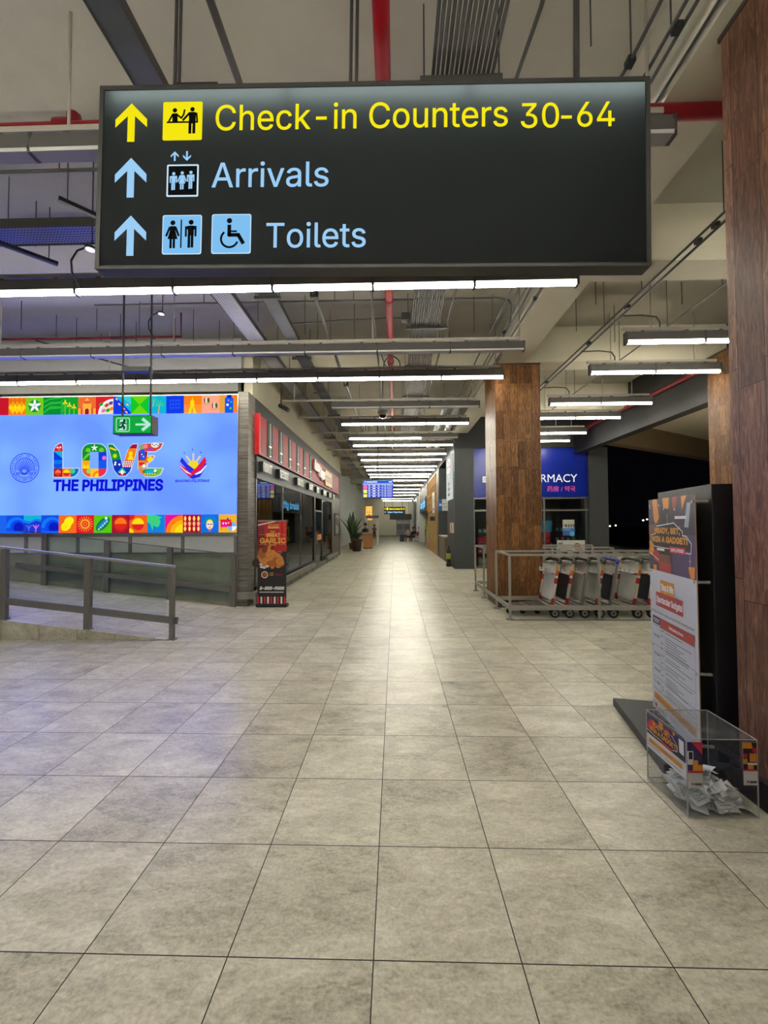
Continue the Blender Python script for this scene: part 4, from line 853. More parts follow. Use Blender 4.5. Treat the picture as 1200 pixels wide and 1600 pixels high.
zpoly([(892, 330), (1136, 330), (1110, 385), (1050, 408), (960, 405)], sc(120, 190, 60)); zpoly([(892, 330), (930, 330), (985, 406), (960, 405), (915, 380)], sc(235, 130, 60)); zdisc(1010, 362, 74, sc(20, 140, 70), ry=26*zq); zdisc(1010, 360, 48, Cy, ry=18*zq); [zdisc(960+q*24, 382, 7, Yl) for q in range(5)]; zdisc(1062, 352, 14, Wh)
dk = sc(16, 20, 205)
p0, p1 = sp(84, 766), sp(147, 766); hcap = sp(84, 750)[1]-p0[1]
for body, a_, b_ in (('THE', 84.5, 122), ('PHILIPPINES', 130, 254)): A.text(body, sp(a_, 766.5)[0], sp(b_, 766.5)[0], sp(a_, 766.5)[1], hcap, dk, bold=.03, shear=.04)
# round seal
A.k = 2
ink = sc(30, 50, 100); c_ = sp(38.5, 731); R_ = sp(61, 731)[0]-c_[0]
A.ring(c_[0], c_[1], R_*.96, R_*1.01, ink); A.ring(c_[0], c_[1], R_*.66, R_*.70, ink)
A.arc_text('DEPARTMENT OF TOURISM', c_[0], c_[1], R_*.765, R_*.14, 90, ink, step=R_*.152); A.arc_text('PHILIPPINES', c_[0], c_[1], R_*.905, R_*.14, 270, ink, inward=True, step=R_*.16)
for a in (211, 329): A.disc(c_[0]+R_*.84*math.cos(math.radians(a)), c_[1]+R_*.84*math.sin(math.radians(a)), R_*.05, ink, n=5)
for a in range(-5, 190, 13):
    t0 = math.radians(a); A.line([(c_[0]+R_*.24*math.cos(t0), c_[1]-R_*.25+R_*.24*math.sin(t0)), (c_[0]+R_*.66*math.cos(t0), c_[1]-R_*.05+R_*.7*math.sin(t0))], R_*.045, ink)
for q in (-.35, -.45): A.line([(c_[0]-R_*.55, c_[1]+q*R_-.0), (c_[0]-R_*.25, c_[1]+q*R_+R_*.06), (c_[0], c_[1]+q*R_-R_*.02), (c_[0]+R_*.25, c_[1]+q*R_+R_*.06), (c_[0]+R_*.55, c_[1]+q*R_)], R_*.045, ink)
A.ring(c_[0], c_[1]-R_*.25, R_*.16, R_*.21, ink)
# tricolour sun emblem
A.k = 2
c_ = sp(302, 725); R_ = sp(323, 725)[0]-c_[0]; red, blu, yel = sc(225, 30, 70), sc(40, 50, 220), sc(245, 215, 50)
for a in (52, 90, 128): t0 = math.radians(a); A.line([(c_[0]+R_*.3*math.cos(t0), c_[1]-R_*.2+R_*.4*math.sin(t0)), (c_[0]+R_*.8*math.cos(t0), c_[1]-R_*.2+R_*.95*math.sin(t0))], R_*.12, yel)
A.disc(c_[0], c_[1]-R_*.15, R_*.42, yel)
def band(a, m):
    A.poly([(c_[0]+x*R_, c_[1]+y*R_) for x, y in a], m)
band([(-1, .0), (-.93, -.35), (-.3, -.95), (.2, -1.05), (.5, -.92), (-.1, -.6)], red); band([(.95, .1), (1, -.15), (.5, -.95), (0, -1.1), (-.3, -1.0), (.25, -.65)], blu)
band([(-1, .2), (-.85, .5), (-.45, .0), (.1, -.4), (.45, -.5), (.1, -.78), (-.3, -.6)], blu); band([(.85, .55), (1.0, .2), (.55, -.45), (0, -.75), (-.2, -.62), (.25, -.25)], red); band([(.98, -.05), (1.0, -.15), (.6, -.66), (.2, -.8), (.1, -.74), (.55, -.5)], sc(235, 240, 255)); band([(-.98, -.1), (-.95, -.2), (-.5, -.65), (-.1, -.8), (-.2, -.7), (-.6, -.45)], sc(235, 240, 255))
for px, py in ((288, 707.5), (301, 702.5), (314, 707)): q = sp(px, py); A.disc(q[0], q[1], R_*.05, ink, n=8)
A.text('BAGONG PILIPINAS', sp(274, 753)[0], sp(327, 753)[0], sp(274, 753.3)[1], sp(274, 749.6)[1]-sp(274, 753.3)[1], sc(50, 50, 110), bold=.006, shear=.15)
b.build('display', scm, led)

# ------------------------------------------------------------------ ramp railings
rz_ = lambda x: max(0, (RXE-x)*SL)
t = thing('ramp_railing', 'stainless steel railing with glass along the near side of the ramp', 'railing', (0, 0, 0)); y = RY0+.05
xs = [-3.2, -4.43, -5.67, -6.9]
for x in xs:
    b = MB(); b.box(x-.045 if x != xs[0] else x-.03, x+.045 if x != xs[0] else x+.03, y-.03, y+.03, rz_(x)-.02, rz_(x)+1.02); b.build('post', m_railpost, t); 
    b = MB(); b.box(x-.06, x+.06, y-.045, y+.045, rz_(x)-.01, rz_(x)+.012); b.build('base_plate', m_alu, t)
b = MB(); b.bar((-7.4, y, rz_(-7.4)+1.035), (-3.165, y, 1.04), .055, .03); b.build('handrail', m_steel, t)
b = MB(); b.bar((-7.4, y, rz_(-7.4)+.27), (-3.12, y, .27), .04, .095); b.build('mid_rail', m_railpost, t)
for x0, x1 in zip(xs[1:], xs): b = MB(); b.bar((x0+.06, y, rz_(x0+.06)+.66), (x1-.06, y, rz_(x1-.06)+.66), .008, .68); b.build('glass_panel', m_glass, t)
t = thing('ramp_railing', 'glass panelled steel railing along the wall side of the ramp', 'railing', (0, 0, 0)); y = RY1-.09
xs = [-3.22, -4.5, -5.78, -7.06]
for x in xs: b = MB(); b.box(x-.05, x+.05, y-.03, y+.03, rz_(x)-.02, rz_(x)+1.03); b.build('post', m_railpost, t)
b = MB(); b.bar((-7.6, y, rz_(-7.6)+1.035), (-3.18, y, 1.04), .03, .018); b.build('top_edge', m_alu, t)
b = MB(); b.bar((-7.6, y-.05, rz_(-7.6)+.36), (-3.26, y-.05, .36), .04, .09); b.build('mid_rail', m_railpost, t)
for x0, x1 in zip(xs[1:], xs): b = MB(); b.bar((x0+.06, y, rz_(x0+.06)+.55), (x1-.06, y, rz_(x1-.06)+.55), .01, .93); b.build('glass_panel', m_glass, t)

# ------------------------------------------------------------------ left shop: fascia box, letters, glazing
FX = -2.86
fas = thing('shop_fascia', 'long red sign box over the roast chicken shop with downlit pilasters', 'sign box', (FX, 8.75, 3.12))
m_fr = M('red_fascia', (150, 14, 26), .55, var=.05, spec=.2); m_fd = M('dark_red_fascia_recess', (24, 16, 20), .6, spec=.15); m_fb = M('bright_red_box_end', (225, 16, 34), .4); m_sil = M('silver_strip', (150, 148, 146), .5, .3)
b = MB(); b.box(-.11, -.02, 0, 12.6, .04, .86, 0); b.box(-.11, 0, 0, 12.6, 0, .04, 1); b.build('box', [m_fr, m_dkred], fas)
b = MB(); b.box(-.11, 0, -.03, 0, 0, .88); b.build('end_panel', m_fb, fas)
for i in range(6):
    yy = .75+i*.92
    b = MB(); b.box(-.02, -.012, yy-.2, yy+.2, .04, .86, 0); b.build('recess', m_fd, fas)
    b = MB(); b.box(-.012, -.004, yy-.055, yy-.02, .06, .84); b.box(-.012, -.004, yy+.02, yy+.055, .06, .84); b.build('silver_strip', m_sil, fas)
    b = MB(); b.box(-.014, .004, yy-.07, yy+.07, .285, .305); b.box(-.014, .004, yy-.05, yy+.05, .07, .085); b.build('strip_lamp', EM('fascia_lamp', (255, 240, 220), 3, False), fas)
for i in range(4): b = MB(); yy = 10.3+i*.55; b.box(-.02, -.008, yy, yy+.05, .04, .84); b.build('silver_strip', m_sil, fas)
b = MB()
A = Art(b, (.06, 0, 0), (0, 1, 0), (0, 0, 1)); A.text('Kenny', 5.75, 6.75, .44, .36, 0, bold=.03, shear=.2, depth=.07); A.text('Rogers', 6.85, 7.9, .30, .36, 0, bold=.03, shear=.2, depth=.07)
b.build('lettering', M('white_fascia_letters', (232, 224, 214), .4), fas)
b = MB(); b.box(0, .05, 8.05, 9.75, .1, .72, 0); A = Art(b, (.052, 0, 0), (0, 1, 0), (0, 0, 1)); A.text('ROASTERS', 8.2, 9.6, .26, .24, 1, bold=.02)
b.build('name_board', [M('tan_board', (206, 160, 96), .5), M('brown_letters', (120, 60, 26), .5)], fas)
# black word signs standing on the beam under the fascia
b = MB(); b.box(-2.99, -2.93, 8.75, 19.6, 2.62, 3.10); o = struct(b.build('trim_shop_beam', m_dark))
WORDS = ['ROAST', 'DESSERT', 'CHICKEN', 'SOUPS', 'RIBS', 'SALADS', 'PASTAS', 'SIDES']
YW = [8.95, 10.25, 12.1, 13.75, 15.1, 16.5, 17.9, 19.0]
for i, wd in enumerate(WORDS):
    L_ = .105*len(wd)+.06; yy = YW[i]
    t = thing('word_sign', 'small raised white menu word under the red fascia, %s from the stone pillar' % ORD[i], 'sign', (-2.93, yy, 2.80), 0, 'menu words under the red fascia')
    b = MB(); b.box(0, .09, -.06, .0, -.02, .2); b.build('bracket', m_black, t)
    b = MB(); A = Art(b, (.09, .02, 0), (0, 1, 0), (0, 0, 1)); A.text(wd, 0, L_, 0, .18, 0, bold=.02, depth=.02); b.build('lettering', m_white, t)
gl = thing('shop_window', 'tall dark framed glass front of the roast chicken shop', 'shop front', (SX, 0, 0))
ed = [8.8, 10.9, 13.0, 15.1]
for a_, b_ in zip(ed, ed[1:]): b = MB(); b.box(-.008, .008, a_+.03, b_-.03, .3, 2.62); b.build('pane', m_shopglass, gl)
for y in ed[:3]: b = MB(); b.box(-.02, .02, y-.02, y+.02, .3, 2.62); b.build('mullion', m_alu, gl)
b = MB(); b.box(-.04, .04, 8.75, 15.1, .16, .32); b.build('bottom_rail', m_black, gl)
b = MB(); b.box(-.04, .04, 15.05, 15.3, .16, 2.62); b.box(-.04, .04, 16.6, 16.85, .16, 2.62); b.box(-.04, .04, 19.2, 19.45, .16, 2.62); b.box(-.04, .04, 16.85, 19.2, .16, .3); b.build('door_frame', m_black, gl)
b = MB(); b.box(-.008, .008, 16.85, 19.2, .3, 2.62); b.build('pane', m_shopglass, gl)
dr = thing('glass_door', 'glass door with orange push plate in the roast chicken shop', 'door', (SX+.01, 15.3, 0))
b = MB(); b.box(-.01, .01, 0, 1.3, .06, 2.1); b.build('pane', m_shopglass, dr); b = MB(); b.box(-.02, .02, 0, 1.3, 2.1, 2.16); b.box(-.02, .02, 0, 1.3, .03, .1); b.build('door_rail', m_alu, dr)
b = MB(); b.box(.01, .03, .2, 1.2, 1.02, 1.24); b.build('push_plate', M('orange_push_plate', (214, 130, 60), .5), dr); b = MB(); b.tube([(.05, .12, .9), (.05, .12, 1.35)], .02); b.build('handle', m_steel, dr)
b = MB(); b.box(-2.985, -2.93, 20.3, 21.9, 1.05, 2.15, 0); A = Art(b, (-2.928, 20.4, 1.13), (0, 1, 0), (0, 0, 1)); A.rect(0, 0, 1.4, .94, 1); A.rect(.1, .45, .7, .8, 2); A.rect(.3, .1, 1.2, .4, 3)
tag(b.build('wall_poster', [m_black, M('grey_poster', (150, 148, 144), .3), M('dark_print', (70, 66, 64), .3), M('pale_print', (190, 186, 180), .3)]), 'black framed grey picture on the wall past the shop door', 'picture')
# inside the shop
def board(A, w_, h_, flip=False):
    f = (lambda x: w_-x) if flip else (lambda x: x)
    R = lambda x0, y0, x1, y1, m: A.rect(min(f(x0), f(x1))*1, y0, max(f(x0), f(x1)), y1, m)
    R(0, 0, w_, h_, 0); R(0, h_*.86, w_, h_, 1); R(w_*.05, h_*.9, w_*.09, h_*.97, 2); R(w_*.12, h_*.9, w_*.48, h_*.96, 2); R(w_*.86, h_*.9, w_*.97, h_*.96, 2); R(0, h_*.76, w_, h_*.85, 5)
    R(w_*.02, h_*.52, w_*.14, h_*.74, 3); R(w_*.02, h_*.28, w_*.14, h_*.48, 4); R(w_*.02, h_*.04, w_*.14, h_*.22, 4)
    for i in range(5):
        y0 = h_*(.04+.15*i)
        R(w_*.16, y0+h_*.12, w_*.98, y0+h_*.135, 2)
        for x0, x1, m in ((.19, .24, 2), (.32, .42, 2), (.5, .55, 2), (.62, .68, 5), (.72, .76, 2), (.8, .96, 5)): R(w_*x0, y0+h_*.025, w_*x1, y0+h_*.085, m)
fm = [EM('board_navy', (62, 76, 190), 1.0, True), EM('board_blue', (20, 100, 220), 1.1), EM('board_white', (226, 232, 255), 1.2), EM('board_pink', (240, 110, 190), 1.2), EM('board_yellow', (240, 235, 90), 1.2), EM('board_pale_blue', (150, 165, 250), 1.2)]
m_leaf = M('green_leaves', (74, 104, 44), .6, var=.25, scale=12); m_leaf2 = M('yellow_green_leaves', (150, 156, 50), .6, var=.2, scale=12); m_leafd = M('dark_palm_leaves', (48, 72, 40), .6, var=.25, scale=12); m_pot = M('brown_pot', (70, 46, 36), .7, var=.15); m_soil = M('dark_soil', (40, 30, 24), .9)
def plant(name, label, loc, r, hp, ht, n, lm, group=None, seed=1, arch=.5, sides=True):
    rnd = random.Random(seed); t = thing(name, label, 'plant', loc, 0, group)
    b = MB(); b.lathe([(r*.75, 0), (r, hp*.85), (r*1.08, hp*.86), (r*1.08, hp), (r*.92, hp), (r*.9, hp*.9)], n=16); b.build('pot', m_pot, t)
    b = MB(); b.lathe([(r*.9, hp*.88), (r*.9, hp*.9)], n=12); b.build('soil', m_soil, t)
    b = MB()
    for i in range(n):
        a = rnd.uniform(0, 2*PI); L_ = ht*rnd.uniform(.6, 1.05); lean = rnd.uniform(.1, 1)*arch; d = Vector((math.cos(a), math.sin(a), 0)); s = d.cross(Vector((0, 0, 1)))
        base = d*r*.3*rnd.random()+Vector((0, 0, hp*.9)); pts = [base+d*(L_*lean*(k/5)**1.8)+Vector((0, 0, L_*(k/5)*(1-lean*.35*(k/5)))) for k in range(6)]
        wd = [.012, .03, .055, .06, .04, .004]; V = []
        for k, p in enumerate(pts): V += [p-s*wd[k]*(ht/.9), p+d*.012+Vector((0, 0, -.01)), p+s*wd[k]*(ht/.9)]
        b.add(V, [(3*k+j, 3*k+j+1, 3*k+j+4, 3*k+j+3) for k in range(5) for j in range(2)], 0, True)
    b.build('foliage', lm, t); return t
for i, (x, y) in enumerate(((-3.55, 12.3), (-3.6, 13.0), (-3.65, 13.7))):
    plant('potted_plant', 'potted yellow green plant behind the shop glass, %s from the red banner' % ORD[i], (x, y, 0), .16, .7, .75, 22, m_leaf2 if i % 2 else m_leaf, 'plants behind the shop glass', seed=20+i, arch=.6)
t = thing('shelf_rack', 'dark metal shelf rack behind the shop glass above the red banner', 'shelf', (-3.9, 10.6, 0))
for z in (.1, .6, 1.1, 1.5, 1.9, 2.3): b = MB(); b.box(-.35, .35, -.2, .2, z, z+.025); b.build('shelf', m_conduit, t)
for x in (-.35, .35):
    for yy in (-.2, .2): b = MB(); b.box(x-.015, x+.015, yy-.015, yy+.015, 0, 2.4); b.build('upright', m_conduit, t)
o = tag(M and (lambda b: (b.box(-3.85, -3.45, 9.15, 9.2, 1.62, 2.05), b.box(-3.7, -3.69, 9.17, 9.18, 2.05, 3.3), b.box(-3.55, -3.54, 9.17, 9.18, 2.05, 3.3), b.build('framed_picture', m_offwhite))[-1])(MB()), 'small pale framed picture behind the shop glass near the pillar', 'picture')
b = MB(); b.box(-5.2, -3.4, 9.6, 10.1, 0, 1.05, 0); b.box(-5.25, -3.35, 9.55, 10.15, 1.05, 1.1, 1); tag(b.build('shop_counter', [M('brown_counter', (92, 74, 50), .6), m_darker]), 'low brown counter behind the shop glass at the pillar', 'counter')
lamp = thing('pendant_light', 'dim lit strip lamp inside the roast chicken shop', 'ceiling light', (-5.2, 13.5, 3.1)); b = MB(); b.box(-.04, .04, -1.5, 1.5, 0, .06); b.build('housing', m_fix, lamp); b = MB(); b.box(-.035, .035, -1.45, 1.45, -.02, 0); b.build('lamp_tube', EM('shop_lamp', (255, 235, 200), 6.0, True), lamp); b = MB(); b.tube([(0, 0, .06), (0, 0, .2)], .01, n=6); b.build('stem', m_black, lamp)

# ------------------------------------------------------------------ the roll-up banner
BY = 8.27; bl = at(401, 946, BY); br_ = at(447, 946, BY); tl = at(404.5, 813, BY)
W_ = .575; H_ = 1.70; bx = (bl.x+br_.x)/2
ban = thing('roll_up_banner', 'red and black roast chicken roll-up banner by the shop corner', 'banner', (bx+.01, BY, 0), 0)
bm = [M('banner_red', (184, 22, 30), .45, var=.05), M('banner_black', (30, 26, 26), .45), M('banner_dark_red', (122, 14, 26), .45), M('banner_gold', (248, 186, 78), .45), M('banner_white', (232, 228, 224), .45), M('roast_brown', (178, 96, 36), .5, var=.3, scale=26), M('roast_gold', (214, 138, 58), .5, var=.25, scale=30), M('plate_dark', (48, 34, 34), .5), M('banner_bright_red', (220, 34, 40), .45), M('roast_dark', (120, 60, 24), .5)]
b = MB(); b.box(-W_/2, W_/2, 0, .006, .06, H_, 1); A = Art(b, (0, -.0006, 0), eps=.0005); w2 = W_/2
Zp = lambda py: H_*(946-py)/133.0; Xp = lambda px: (px-424.0)*W_/45.0
A.rect(-w2, Zp(860), w2, H_, 0); A.rect(-w2, Zp(862), -w2*.55, H_-.03, 2); A.rect(-w2*.3, Zp(862), w2*.1, Zp(846), 2); A.rect(w2*.5, Zp(846), w2*.62, H_, 8); A.rect(w2*.76, Zp(848), w2, H_, 8)
A.poly([(-w2, Zp(818)), (-w2, Zp(820)), (w2*.3, Zp(813.5)), (w2*.1, Zp(813))], 4)
A.text('Kenny Rogers', Xp(419), Xp(435), Zp(819.5), .022, 3, bold=.003, shear=.2); A.text('Roasters', Xp(418), Xp(435), Zp(824), .045, 3, bold=.008)
A.text('THE', Xp(421.5), Xp(428.5), Zp(830.5), .03, 3, bold=.004); A.text('GREAT', Xp(415), Xp(436.5), Zp(837), .066, 3, bold=.012); A.text('GARLIC', Xp(405.5), Xp(445), Zp(847), .098, 3, bold=.012); A.text('ROAST', Xp(419.5), Xp(431.5), Zp(851), .033, 3, bold=.003)
for x0, x1, py in ((404, 413, 834), (438, 446, 834), (404, 417, 849), (434, 446, 849)): A.rect(Xp(x0), Zp(py)-.003, Xp(x1), Zp(py)+.003, 3)
A.disc(Xp(421), Zp(880), .36, 7, ry=.09)
for x, y, r, m, ry, rot in ((421, 870, .22, 5, .17, -20), (414, 868, .15, 6, .17, 10), (411, 864, .1, 5, .13, 30), (424, 866, .13, 6, .11, -30), (431, 872, .16, 6, .12, -35), (433, 877, .13, 5, .10, -20), (413, 857, .05, 9, .07, -20), (420, 854, .03, 6, .07, -10), (416, 876, .13, 6, .09, 15), (425, 879, .12, 5, .07, 0), (437, 876, .08, 6, .08, 0)):
    A.disc(Xp(x), Zp(y), r, m, ry=ry, rot=rot)
for x, y in ((407, 880), (408, 884), (412, 885), (425, 885), (441, 879), (417, 883), (434, 884)): A.disc(Xp(x), Zp(y), .035, 4 if x < 420 else 6, ry=.024)
A.disc(Xp(413), Zp(896), .07, 4); A.disc(Xp(413), Zp(896), .055, 5)
A.rect(Xp(421), Zp(894), Xp(427), Zp(893), 3); A.rect(Xp(421), Zp(897), Xp(427), Zp(896), 3); A.disc(Xp(435), Zp(896), .075, 2, ry=.02)
for y in (860, 862.5): A.rect(Xp(433), Zp(y)-.004, Xp(440), Zp(y)+.004, 3)
A.text('8-555-9000', Xp(405.5), Xp(443), Zp(919), .055, 4, bold=.014, shear=.2); A.rect(Xp(405), Zp(923.5), Xp(443), Zp(922.3), 4)
A.rect(-w2, .06, w2, Zp(930), 1)
for i in range(9): x0 = -w2+i*W_/8.6; A.rect(x0, .07, min(w2, x0+W_/16), Zp(930), 8 if i % 2 == 0 else 4)
b.build('printed_sheet', bm, ban)
b = MB(); b.box(-W_/2-.02, W_/2+.02, -.05, .12, 0, .06); b.build('base_case', m_black, ban, .008); b = MB(); b.tube([(0, .05, .05), (0, .03, H_)], .012); b.build('pole', m_alu, ban)
b = MB(); b.box(-W_/2, W_/2, -.006, .014, H_, H_+.022); b.build('top_rail', m_alu, ban)
b = MB(); b.prism([(.09*math.cos(q*PI/8)-w2-.02, .07*math.sin(q*PI/8)+Zp(877)) for q in range(16)], (0, 0, 0), (1, 0, 0), (0, 0, 1), .004); A = Art(b, (0, -.0006, 0)); A.disc(-w2-.03, Zp(879), .03, 1); A.disc(-w2-.02, Zp(883), .024, 1)
b.build('plate_cutout', [bm[7], bm[4]], ban)

# ------------------------------------------------------------------ pharmacy front
PY = 15.2
t = thing('pharmacy_sign', 'deep blue pharmacy sign board with white and pink lettering', 'sign board', (2.84, PY, 2.58))
m_pb = M('pharmacy_blue', (10, 34, 140), .28, var=.05); PW = 4.12; PHt = 1.77
b = MB(); b.box(0, PW, 0, .2, 0, PHt); b.build('board', m_pb, t)
pp = lambda px, py: (at(px, py, PY).x-2.84, at(px, py, PY).z-2.58)
m_pw = EM('pharmacy_white_letters', (240, 244, 250), .95); m_pk = EM('pharmacy_pink_letters', (232, 96, 160), .9)
b = MB(); A = Art(b, (0, -.004, 0)); p0 = pp(902, 753); xR = p0[0]; capp = pp(902, 741)[1]-p0[1]
xr = pp(847, 753)[0]; A.text('PHARMACY', xR-(xR-xr)*8/4.9, xR, p0[1], capp, 0, font=None, depth=.003); b.build('lettering', m_pw, t)
b = MB(); A = Art(b, (0, -.004, 0)); A.text('药房 / 약국', pp(855, 767)[0], pp(899, 767)[0], pp(855, 767.5)[1], .15, 0, font=None); b.build('lettering', m_pk, t)
b = MB(); q = pp(754, 754); b.box(q[0], q[0]+.6, -.02, 0, q[1], q[1]+.22, 0); A = Art(b, (q[0], -.021, q[1])); A.rect(.05, .08, .4, .1, 1); A.rect(.05, .14, .5, .16, 1); b.build('notice_plate', [m_white, m_fix], t)
sbox('wall_pharmacy_header', 2.84, 6.96, 15.14, 15.5, 4.35, CEIL, M('black_fascia', (34, 35, 36), .6))
sbox('wall_pharmacy_rear', 2.94, 7.6, 18.9, 19.1, 0, 4.35, M('dim_shop_wall', (92, 90, 84), .7)); sbox('wall_pharmacy_side', 7.4, 7.62, 15.8, 19.0, 0, 4.35, m_dark); sbox('ceiling_pharmacy', 2.94, 7.4, 15.5, 19, 2.9, 3.0, m_darker)
t = thing('pharmacy_window', 'aluminium framed glass front under the blue pharmacy sign', 'shop front', (2.84, PY+.05, 0))
for x in (.02, .95, 1.9, 2.55, 4.05): b = MB(); b.box(x-.03, x+.03, -.03, .03, 0, 2.58); b.build('mullion', m_alu, t)
for z in (.04, 2.1, 2.54): b = MB(); b.box(0, PW, -.025, .025, z-.03, z+.03); b.build('transom', m_alu, t)
for x0, x1 in ((.05, .92), (.98, 1.87), (1.93, 2.52), (2.58, 4.02)): b = MB(); b.box(x0, x1, -.006, .006, .07, 2.07); b.build('pane', m_shopglass, t)
t = thing('pharmacy_lamp', 'dim strip lamp on the pharmacy ceiling', 'ceiling light', (5.0, 17.0, 2.8)); b = MB(); b.box(-1.2, 1.2, -.05, .05, .03, .1); b.build('housing', m_fix, t); b = MB(); b.box(-1.15, 1.15, -.04, .04, 0, .03); b.build('lamp_tube', EM('pharmacy_tube', (255, 250, 240), 9.0, True), t)
rnd = random.Random(3)
shelfm = M('dark_shelf', (58, 58, 60), .5)
for k, (x, y, lab) in enumerate(((3.5, 15.7, 'pharmacy shelf between the charcoal pillar and the walnut column'), (5.35, 17.6, 'pharmacy shelf right of the walnut column'), (6.9, 17.2, 'pharmacy shelf by the outer charcoal pillar'))):
    t = thing('display_shelf', lab, 'shelf', (x, y, 0)); wd = .9
    for z in (.12, .5, .88, 1.26, 1.64): b = MB(); b.box(-wd/2, wd/2, -.15, .15, z, z+.02); b.build('shelf_board', shelfm, t)
    for s in (-1, 1): b = MB(); b.box(s*wd/2-.012, s*wd/2+.012, -.15, .15, 0, 2.0); b.build('side_panel', shelfm, t)
    if k == 0: b = MB(); b.box(-wd/2, wd/2, -.17, -.15, .92, 1.14); b.build('price_strip', M('pink_red_strip', (206, 48, 80), .5), t)
    for z in (.14, .52, .9, 1.28):
        for i in range(4 if k else 5):
            c = rnd.choice([(70, 150, 150), (210, 210, 205), (60, 110, 160), (180, 60, 60), (90, 160, 110), (200, 190, 150), (110, 160, 200)]); bx_ = x-wd/2+.1+i*(.19 if k == 0 else .22); h_ = rnd.uniform(.14, .26)
            b = MB(); b.box(bx_-.06, bx_+.06, y-.13, y-.02, z+.002, z+h_); b.box(bx_-.045, bx_+.045, y-.131, y-.128, z+h_*.3, z+h_*.7, 1)
            tag(b.build('product_box', [M('product_%d_%d_%d' % c, c, .45), m_offwhite]), 'small product box on a pharmacy shelf behind the glass', 'box', 'boxes on the pharmacy shelves')
t = thing('poster', 'white poster of a person in teal in the pharmacy window', 'poster', (4.98, 15.205, 0)); p0, p1 = at(871, 880, 15.205), at(914, 844, 15.205)
b = MB(); b.box(p0.x-4.98, p1.x-4.98, 0, .01, p0.z, p1.z, 0); A = Art(b, (p0.x-4.98, -.001, p0.z)); w_, h_ = p1.x-p0.x, p1.z-p0.z
A.poly([(w_*.45, 0), (w_*.95, 0), (w_*.9, h_*.38), (w_*.78, h_*.5), (w_*.62, h_*.5), (w_*.5, h_*.38)], 1); A.disc(w_*.72, h_*.74, w_*.115, 3); A.disc(w_*.72, h_*.70, w_*.1, 2, ry=w_*.13); A.line([(w_*.62, h_*.73), (w_*.82, h_*.73)], .012, 3); A.poly([(w_*.66, h_*.5), (w_*.78, h_*.5), (w_*.76, h_*.6), (w_*.68, h_*.6)], 2); A.line([(w_*.92, h_*.2), (w_*.86, h_*.62)], .06, 2); A.rect(w_*.04, h_*.78, w_*.2, h_*.9, 4); A.rect(w_*.04, h_*.68, w_*.4, h_*.71, 4); A.rect(w_*.04, h_*.6, w_*.36, h_*.62, 4)
b.build('printed_sheet', [M('poster_white', (212, 212, 206), .5), M('teal_print', (24, 130, 140), .5), M('skin_print', (206, 150, 118), .5), M('dark_hair_print', (40, 28, 26), .5), M('grey_print', (130, 134, 130), .5)], t)
t = thing('poster', 'small blue and white poster higher up in the pharmacy window', 'poster', (5.0, 15.23, 0)); p0, p1 = at(879.5, 837, 15.23), at(897.5, 812, 15.23)
b = MB(); b.box(p0.x-5, p1.x-5, 0, .01, p0.z, p1.z, 0); A = Art(b, (p0.x-5, -.001, p0.z)); w_, h_ = p1.x-p0.x, p1.z-p0.z; A.rect(0, 0, w_, h_*.46, 1); A.disc(w_*.78, h_*.12, w_*.22, 2); A.rect(w_*.08, h_*.34, w_*.7, h_*.4, 2); A.rect(w_*.1, h_*.6, w_*.3, h_*.66, 3); [A.man(w_*(.3+.2*i), h_*.5, h_*.24, 3) for i in range(4)]; A.rect(w_*.22, h_*.05, w_*.34, h_*.2, 4)
b.build('printed_sheet', [M('poster_white', (212, 212, 206), .5), M('blue_print', (40, 100, 190), .5), M('light_blue_print', (90, 170, 220), .5), M('dark_print2', (50, 60, 70), .5), M('red_print', (220, 50, 60), .5)], t)
t = thing('product_stand', 'blue and red cardboard product stand in the pharmacy doorway', 'stand', tuple(Vector((at(853, 850, 15.7).x, 15.7, 0))))
b = MB(); b.box(-.2, .2, -.12, .12, 0, .5, 0); b.box(-.18, .18, -.1, .12, .5, 1.3, 1); b.box(-.17, .17, -.12, -.1, .62, .9, 2); b.box(-.2, .2, -.12, .12, 1.3, 1.72, 3); b.box(-.1, .12, -.13, -.12, 1.12, 1.3, 4); b.build('body', [m_pb, m_black, m_offwhite, M('light_blue_print', (60, 140, 200), .5), M('red_print', (220, 50, 60), .5)], t)
t = thing('red_bin', 'dark red tub of goods below the small pharmacy poster', 'tub', (5.25, 15.65, 0)); b = MB(); b.box(-.55, .45, -.2, .2, .0, 1.12, 0); b.box(-.5, .4, -.205, -.2, .9, 1.06, 1); b.build('body', [M('crimson_tub', (150, 16, 40), .5), M('red_print', (220, 50, 60), .5)], t)

# ------------------------------------------------------------------ things on the corridor's right wall
def rw(px, py, X=RX): return atx(px, py, X)
t = thing('blade_sign', 'tall white light box sign with red and black marks on the right wall', 'sign', (RX-.06, 15.5, 0)); p0, p1 = rw(697.5, 771, RX-.08), rw(706.8, 720, RX-.08)
b = MB(); y0, y1 = 17.0, 15.45; b.box(0, .055, y1-15.5, y0-15.5, 2.55, 4.25, 0); A = Art(b, (-.001, y0-15.5, 2.55), (0, -1, 0), (0, 0, 1)); w_, h_ = y0-y1, 1.7
A.disc(w_*.5, h_*.84, w_*.3, 1, ry=h_*.09); A.disc(w_*.5, h_*.84, w_*.12, 0, ry=h_*.04); A.disc(w_*.5, h_*.66, w_*.3, 1, ry=h_*.07)
for i in range(4): A.rect(w_*.3, h_*(.1+i*.12), w_*.75, h_*(.125+i*.12), 2); A.rect(w_*.42, h_*(.08+i*.12), w_*.55, h_*(.18+i*.12), 2)
b.build('light_box', [EM('white_light_box', (226, 232, 228), .8), M('sign_red', (200, 30, 60), .5), m_black], t)
